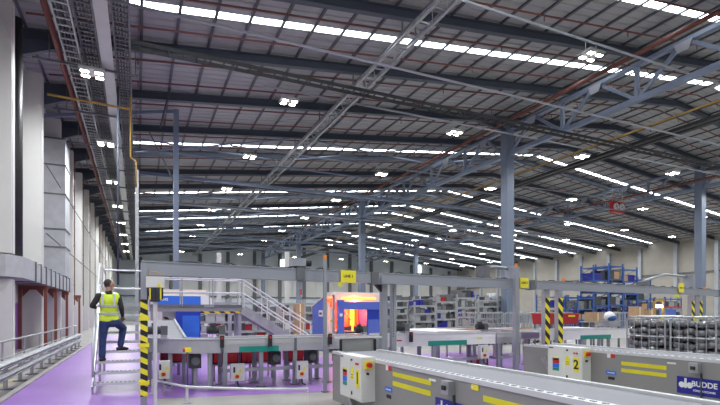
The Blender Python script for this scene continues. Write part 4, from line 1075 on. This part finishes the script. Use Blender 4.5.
for k in range(7):
    rack(37.5+3.0*k, Y, 2.8, 1.2, 3.4, 4, 'rack_blue', 'dark_galv', f'low blue rack in the distance left of far column, {ORD[k]} from the left', 'distant blue racks', BL)
# sorting tables with timber edge
for k, (ua, ub, Y, lab) in enumerate(((446, 478, 15.2, 'long sorting table with timber edge left of the gantry post'), (484, 532, 15.0, 'long sorting table with timber edge behind the gantry post'))):
    xa, xb = at_y(ua, Y), at_y(ub, Y)
    t = thing('sorting_table', lab, 'table', ((xa+xb)/2, Y, 0), 'sorting tables')
    build('table_top', MB().box(xa, xb-0.05, Y, Y+1.0, 0.98, 1.05), 'tray_light', t)
    build('timber_edge', MB().box(xa, xb-0.05, Y-0.03, Y, 0.96, 1.07), 'wood', t)
    for xx in (xa+0.08, xb-0.15):
        for yy in (Y+0.06, Y+0.94): build('leg', MB().box(xx-0.03, xx+0.03, yy-0.03, yy+0.03, 0, 0.98), 'alu_frame', t)
# red tubs on the right
for k, u in enumerate((552, 570)):
    Y = 14.6; x = at_y(u, Y)
    t = thing('red_trolley', ['red tub trolley behind the left striped post', 'red tub trolley with yellow label right of the striped posts'][k], 'trolley', (x, Y, 0), 'red tub trolleys')
    w_ = (0.40, 0.52)[k]
    build('tub', MB().prism([(x-w_, 1.62), (x+w_, 1.62), (x+w_-0.06, 1.2), (x-w_+0.06, 1.2)], 'y', Y, Y+0.7), 'crate_red', t)
    build('rim', MB().box(x-w_-0.02, x+w_+0.02, Y-0.02, Y+0.72, 1.60, 1.65), 'red', t)
    for sx in (-1, 1): 
        for yy in (Y+0.05, Y+0.62): build('leg', MB().box(x+sx*(w_-0.1)-0.025, x+sx*(w_-0.1)+0.025, yy-0.02, yy+0.02, 0, 1.2), 'dark_galv', t)
    if k: build('label_plate', MB().box(x-0.1, x+0.28, Y-0.012, Y, 1.5, 1.57), 'yellow', t)
# cardboard stack left of the oven
x = at_y(299, 22.4)
for q in range(5):
    b = thing('cardboard_box', f'brown cardboard box in the stack left of the oven, {ORD[q]} from the bottom', 'box', (x, 22.4, 0.42*q), 'stacked cardboard boxes')
    build('carton', MB().box(x-0.19, x+0.19, 22.2, 22.7, 0.42*q, 0.42*q+0.415), 'cardboard', b)
    build('tape', MB().box(x-0.03, x+0.03, 22.195, 22.2, 0.42*q+0.02, 0.42*q+0.40), 'cream', b)
# parcels and bags on the conveyors at right
for k, (u, Y, w_, h_, m, lab) in enumerate(((598, 15.5, 0.55, 0.42, 'cardboard', 'open brown carton on the right beside a blue bag'), (640, 19.5, 0.7, 0.75, 'cardboard', 'large brown carton pile top right of blue racks'), (652, 19.4, 0.45, 0.55, 'cardboard', 'smaller brown carton beside the yellow frame'))):
    x = at_y(u, Y)
    t = thing('parcel', lab, 'box', (x, Y, 1.28))
    build('carton', MB().box(x-w_/2, x+w_/2, Y, Y+0.5, 1.28, 1.28+h_), m, t); build('tape', MB().box(x-0.03, x+0.03, Y-0.004, Y, 1.3, 1.26+h_), 'cream', t)
    p = thing('packing_bench', f'grey packing bench carrying the {["open brown carton","large brown carton","smaller brown carton"][k]}', 'bench', (x, Y, 0), 'packing benches')
    build('bench_top', MB().box(x-w_/2-0.1, x+w_/2+0.1, Y-0.1, Y+0.7, 1.22, 1.275), 'galv', p)
    for sx in (-1, 1):
        for yy in (Y, Y+0.6): build('leg', MB().box(x+sx*(w_/2)-0.03, x+sx*(w_/2)+0.03, yy-0.03, yy+0.03, 0, 1.22), 'dark_galv', p)
x = at_y(609.5, 14.2)
t = thing('soft_bag', 'white and blue filled bag lying right of the open carton', 'bag', (x, 14.2, 1.15))
build('sack', MB().ellipsoid((x, 14.2, 1.52), 0.26, 0.2, 0.20), 'white_paint', t, True); build('blue_cover', MB().ellipsoid((x+0.03, 14.12, 1.45), 0.24, 0.16, 0.14), 'rack_blue', t, True)
build('plinth', MB().box(x-0.3, x+0.3, 14.0, 14.5, 1.15, 1.33), 'galv', t)
p = thing('parcel_stand', 'grey stand below the white and blue bag', 'stand', (x, 14.2, 0))
build('top', MB().box(x-0.35, x+0.35, 13.95, 14.55, 1.10, 1.145), 'galv', p)
for sx in (-1, 1):
    for yy in (14.0, 14.5): build('leg', MB().box(x+sx*0.3-0.03, x+sx*0.3+0.03, yy-0.03, yy+0.03, 0, 1.1), 'dark_galv', p)
# yellow portal and red framed bench on the right
Y = 20.5; xa, xb = at_y(654.5, Y), at_y(663, Y)
t = thing('yellow_portal', 'yellow portal frame with bright lamp right of the blue racks', 'frame', ((xa+xb)/2, Y, 0))
for xx in (xa, xb): build('upright', MB().box(xx-0.06, xx+0.06, Y-0.06, Y+0.06, 0, 2.55), 'pipe_yellow', t)
build('header', MB().box(xa-0.06, xb+0.06, Y-0.07, Y+0.07, 2.4, 2.55), 'pipe_yellow', t)
build('lamp_panel', MB().box(xa+0.12, xb-0.12, Y-0.05, Y+0.0, 2.0, 2.15), 'lamp', t)
xa, xb = at_y(664, Y), at_y(681, Y)
t = thing('red_bench', 'workbench with red top bar and blue back panel at right', 'bench', ((xa+xb)/2, Y, 0))
build('top_bar', MB().box(xa, xb, Y-0.04, Y+0.04, 1.98, 2.06), 'red', t)
build('back_panel', MB().box(xa+0.05, xb-0.05, Y+0.3, Y+0.35, 1.4, 1.9), 'violet_blue', t)
build('bench_top', MB().box(xa, xb, Y-0.1, Y+0.6, 1.0, 1.06), 'galv', t)
for xx in (xa+0.04, xb-0.04): build('upright', MB().box(xx-0.04, xx+0.04, Y-0.04, Y+0.04, 0, 2.0), 'galv', t)
# people-height clutter far away: wrapped pallets in rows
pal = thing('wrapped_pallet', 'x', 'pallet', (0,0,0), 'wrapped pallets far down the hall')
for q in range(5): build('board', MB().box(-0.6, 0.6, -0.5+0.22*q, -0.38+0.22*q, 0.10, 0.13), 'wood', pal)
for q in (-0.5, 0, 0.5): build('runner', MB().box(q-0.05, q+0.05, -0.5, 0.5, 0, 0.10), 'wood', pal)
build('goods', MB().box(-0.57, 0.0, -0.48, 0.48, 0.13, 1.5).box(0.02, 0.57, -0.48, 0.48, 0.13, 1.75), 'wrap', pal)
build('top_sheet', MB().box(-0.58, 0.58, -0.49, 0.49, 1.30, 1.36), 'tray_light', pal)
first = True; k = 0
for row, (y, xa, xb, st_) in enumerate(((42, 4, 36, 1.9), (56, 6, 60, 2.6))):
    x = xa; i = 0
    while x < xb:
        lab = f'wrapped pallet in the {["nearer","farther"][row]} distant pallet row, {ORD[i]} from the left'
        if first: pal.location = (x, y, 0); pal['label'] = lab; first = False
        else: dup(pal, (x, y, 0), random.uniform(-0.2, 0.2), lab)
        x += st_; i += 1

# ------------------------------------------------------------------ gear on the gantry and barrier arms
def on_gantry(u):
    X = 1.0
    for _ in range(30): d = ray(u, 300); X = gy(X)*d.x/d.y
    return X
X = on_gantry(298); y = gy(X)
t = thing('gantry_winch', 'grey winch box straddling the gantry beam left of the thin post', 'winch', (X, y, GZ+0.26))
build('winch_box', MB().box(X-0.16, X+0.14, y-0.12, y+0.12, GZ+0.30, GZ+0.47), 'gantry_grey', t)
build('winch_drum', MB().tube([(X+0.14, y, GZ+0.39), (X+0.28, y, GZ+0.39)], 0.08, 12), 'black', t)
build('saddle', MB().box(X-0.06, X+0.12, y-0.11, y-0.085, GZ+0.02, GZ+0.30).box(X-0.06, X+0.12, y+0.085, y+0.11, GZ+0.02, GZ+0.30).box(X-0.06, X+0.12, y-0.11, y+0.11, GZ+0.28, GZ+0.30), 'dark_galv', t)
X = on_gantry(304)
t = thing('lamp_tag', 'small pale panel with red light hanging below the gantry winch', 'indicator', (X-0.08, y, GZ-0.3))
build('panel', MB().box(X-0.14, X-0.04, y-0.02, y+0.02, GZ-0.18, GZ), 'alu_frame', t); build('red_light', MB().box(X-0.09, X-0.06, y-0.025, y+0.0, GZ-0.30, GZ-0.18), 'red', t)
for k, (ua, ub, va, vb, lab) in enumerate(((486, 515, 268, 269, 'short grey swing arm left of the tall gantry post'), (646, 693, 283, 277, 'long grey swing arm above the gantry at far right'))):
    xa, xb = on_gantry(ua), on_gantry(ub); ya, yb = gy(xa)+0.25, gy(xb)+0.25
    za, zb_ = PY(ua, va, ya).z, PY(ub, vb, yb).z
    t = thing('swing_arm', lab, 'arm', (xa, ya, GZ+0.26), 'gantry swing arms')
    build('arm', MB().tube([(xa, ya, za), ((xa+xb)/2, (ya+yb)/2, zb_+0.02), (xb, yb, zb_)], 0.05, 8), 'alu_frame', t, True)
    build('hinge', MB().box(xb-0.08, xb+0.08, yb-0.3, yb+0.08, GZ+0.26, zb_+0.06), 'gantry_grey', t)
    build('counterweight', MB().box(xa-0.1, xa+0.1, ya-0.3, ya+0.06, GZ+0.26, za+0.03), 'dark_galv', t)
# ------------------------------------------------------------------ roof bracing rods far down the hall
k = 0
for (xa, xb) in ((-3.0, 10.6), (12.1, 26.0), (28.0, 39.0)):
    for fi in (8, 11, 13):
        y0, y1 = FRAMES[fi], FRAMES[fi+1]
        mb = MB().tube([(xa, y0, zd(xa)-0.7), (xb, y1, zd(xb)-0.7)], 0.06, 6).tube([(xa, y1, zd(xa)-0.7), (xb, y0, zd(xb)-0.7)], 0.06, 6)
        one('bracing_rods', mb, 'blue_steel', f'crossed blue-grey roof bracing rods, {ORD[k]} set from the left wall', 'bracing', 'roof bracing'); k += 1
for k, y in enumerate((44.0, 54.8, 65.9, 76.6, 87.6)):
    one('tie_beam', MB().ibeam((-3.5, y, 13.2), (58, y, 13.2), 0.2, 0.28, 0.03), 'blue_steel', f'blue-grey tie beam crossing the hall below the roof, {ORD[k]} from the camera', 'beam', 'cross tie beams')

a = PY(193, 0, 30.0); b = PY(160, 128, 30.0)
tube_thing('stay_rod', [a, b], 0.05, 'dark_grey', 'dark diagonal stay rod above the slim blue-grey post', 'rod')

# wide white belt table behind the collector
for k, (ua, ub, Y0, Y1, lab) in enumerate(((398, 479, 12.2, 14.6, 'wide white belt table behind the white conveyor with green strip'), (561, 604, 12.6, 13.7, 'wide white belt table right of the striped posts'), (481, 533, 12.3, 14.2, 'wide grey belt table behind the tall gantry post'))):
    xa, xb = at_y(ua, Y1), at_y(ub, Y0)
    t = thing('belt_table', lab, 'conveyor', ((xa+xb)/2, Y0, 0), 'wide belt tables')
    pm = 'galv' if k == 2 else 'white_paint'
    build('belt', MB().box(xa, xb, Y0, Y1, 1.06, 1.11), pm, t); build('side_panel', MB().box(xa, xb, Y0-0.04, Y0, 0.85, 1.13), pm, t); build('side_panel', MB().box(xa, xb, Y1, Y1+0.04, 0.85, 1.13), pm, t)
    for xx in (xa+0.1, xb-0.1):
        for yy in (Y0+0.1, Y1-0.1): build('leg', MB().box(xx-0.04, xx+0.04, yy-0.04, yy+0.04, 0, 1.06), 'alu_frame', t)
# pale slim posts in the distance
for k, (u, Y, v, lab) in enumerate(((219, 40.0, 253, 'pale slim post seen above the crossover bridge'), (287, 40.0, 252, 'pale slim post seen above the crossover steps'))):
    p = PY(u, v, Y)
    t = thing('service_post', lab, 'post', (p.x, Y, 0), 'pale slim posts')
    build('shaft', MB().box(p.x-0.16, p.x+0.16, Y-0.16, Y+0.16, 0, p.z), 'white_wall', t); build('base_plate', MB().box(p.x-0.3, p.x+0.3, Y-0.3, Y+0.3, 0, 0.03), 'galv', t)
# floor bollards / dark cable drop boxes under the collector
for k, x in enumerate((1.15, 2.95, 3.85, 4.6)):
    t = thing('drive_box', f'small dark drive box under the collector conveyor, {ORD[k]} from the stair', 'drive box', (x, 11.35, 0.42), 'conveyor drive boxes')
    build('casing', MB().box(x-0.12, x+0.12, 11.2, 11.5, 0.46, 0.76), 'dark_grey', t); build('pulley', MB().tube([(x, 11.14, 0.62), (x, 11.2, 0.62)], 0.09, 14), 'dark_galv', t); build('bracket', MB().box(x-0.03, x+0.03, 11.3, 11.4, 0.0, 0.46), 'galv', t)
for k, u in enumerate((330, 270, 411, 222)):
    x = at_y(u, 10.9)
    t = thing('photo_sensor', f'small black photo sensor on conveyor edge, {["below the oven","right of green strip","left on white conveyor","left of green strip"][k]}', 'sensor', (x, 10.88, 0.9), 'conveyor photo sensors')
    build('body', MB().box(x-0.04, x+0.04, 10.86, 10.925, 0.92, 1.18), 'black', t); build('lens', MB().box(x-0.02, x+0.02, 10.85, 10.86, 1.10, 1.15), 'red', t)

# thin rust-red drop pipes on the wall fins
for k in range(7):
    y = FINY[5+k]+0.3
    t = thing('drop_pipe', f'thin rust-red vertical pipe on a left wall fin, {ORD[k]} from the camera', 'pipe', (-4.12, y, 2.2), 'wall drop pipes')
    build('pipe', MB().tube([(-4.12, y, 2.2), (-4.12, y, 12.9)], 0.035, 8), 'pipe_red', t)
    for z in (3.6, 6.4, 9.2, 11.8): build('clamp', MB().box(-4.19, -4.07, y-0.06, y+0.06, z, z+0.05), 'dark_galv', t)
# grey galvanised strip conduits crossing the fins
for k, z in enumerate((5.6, 9.0)):
    one('wall_conduit', MB().tube([(-4.13, 28.3, z), (-4.13, 100, z)], 0.03, 6), 'dark_galv', ['lower thin conduit running along the left wall fins', 'upper thin conduit running along the left wall fins'][k], 'conduit', None, True)
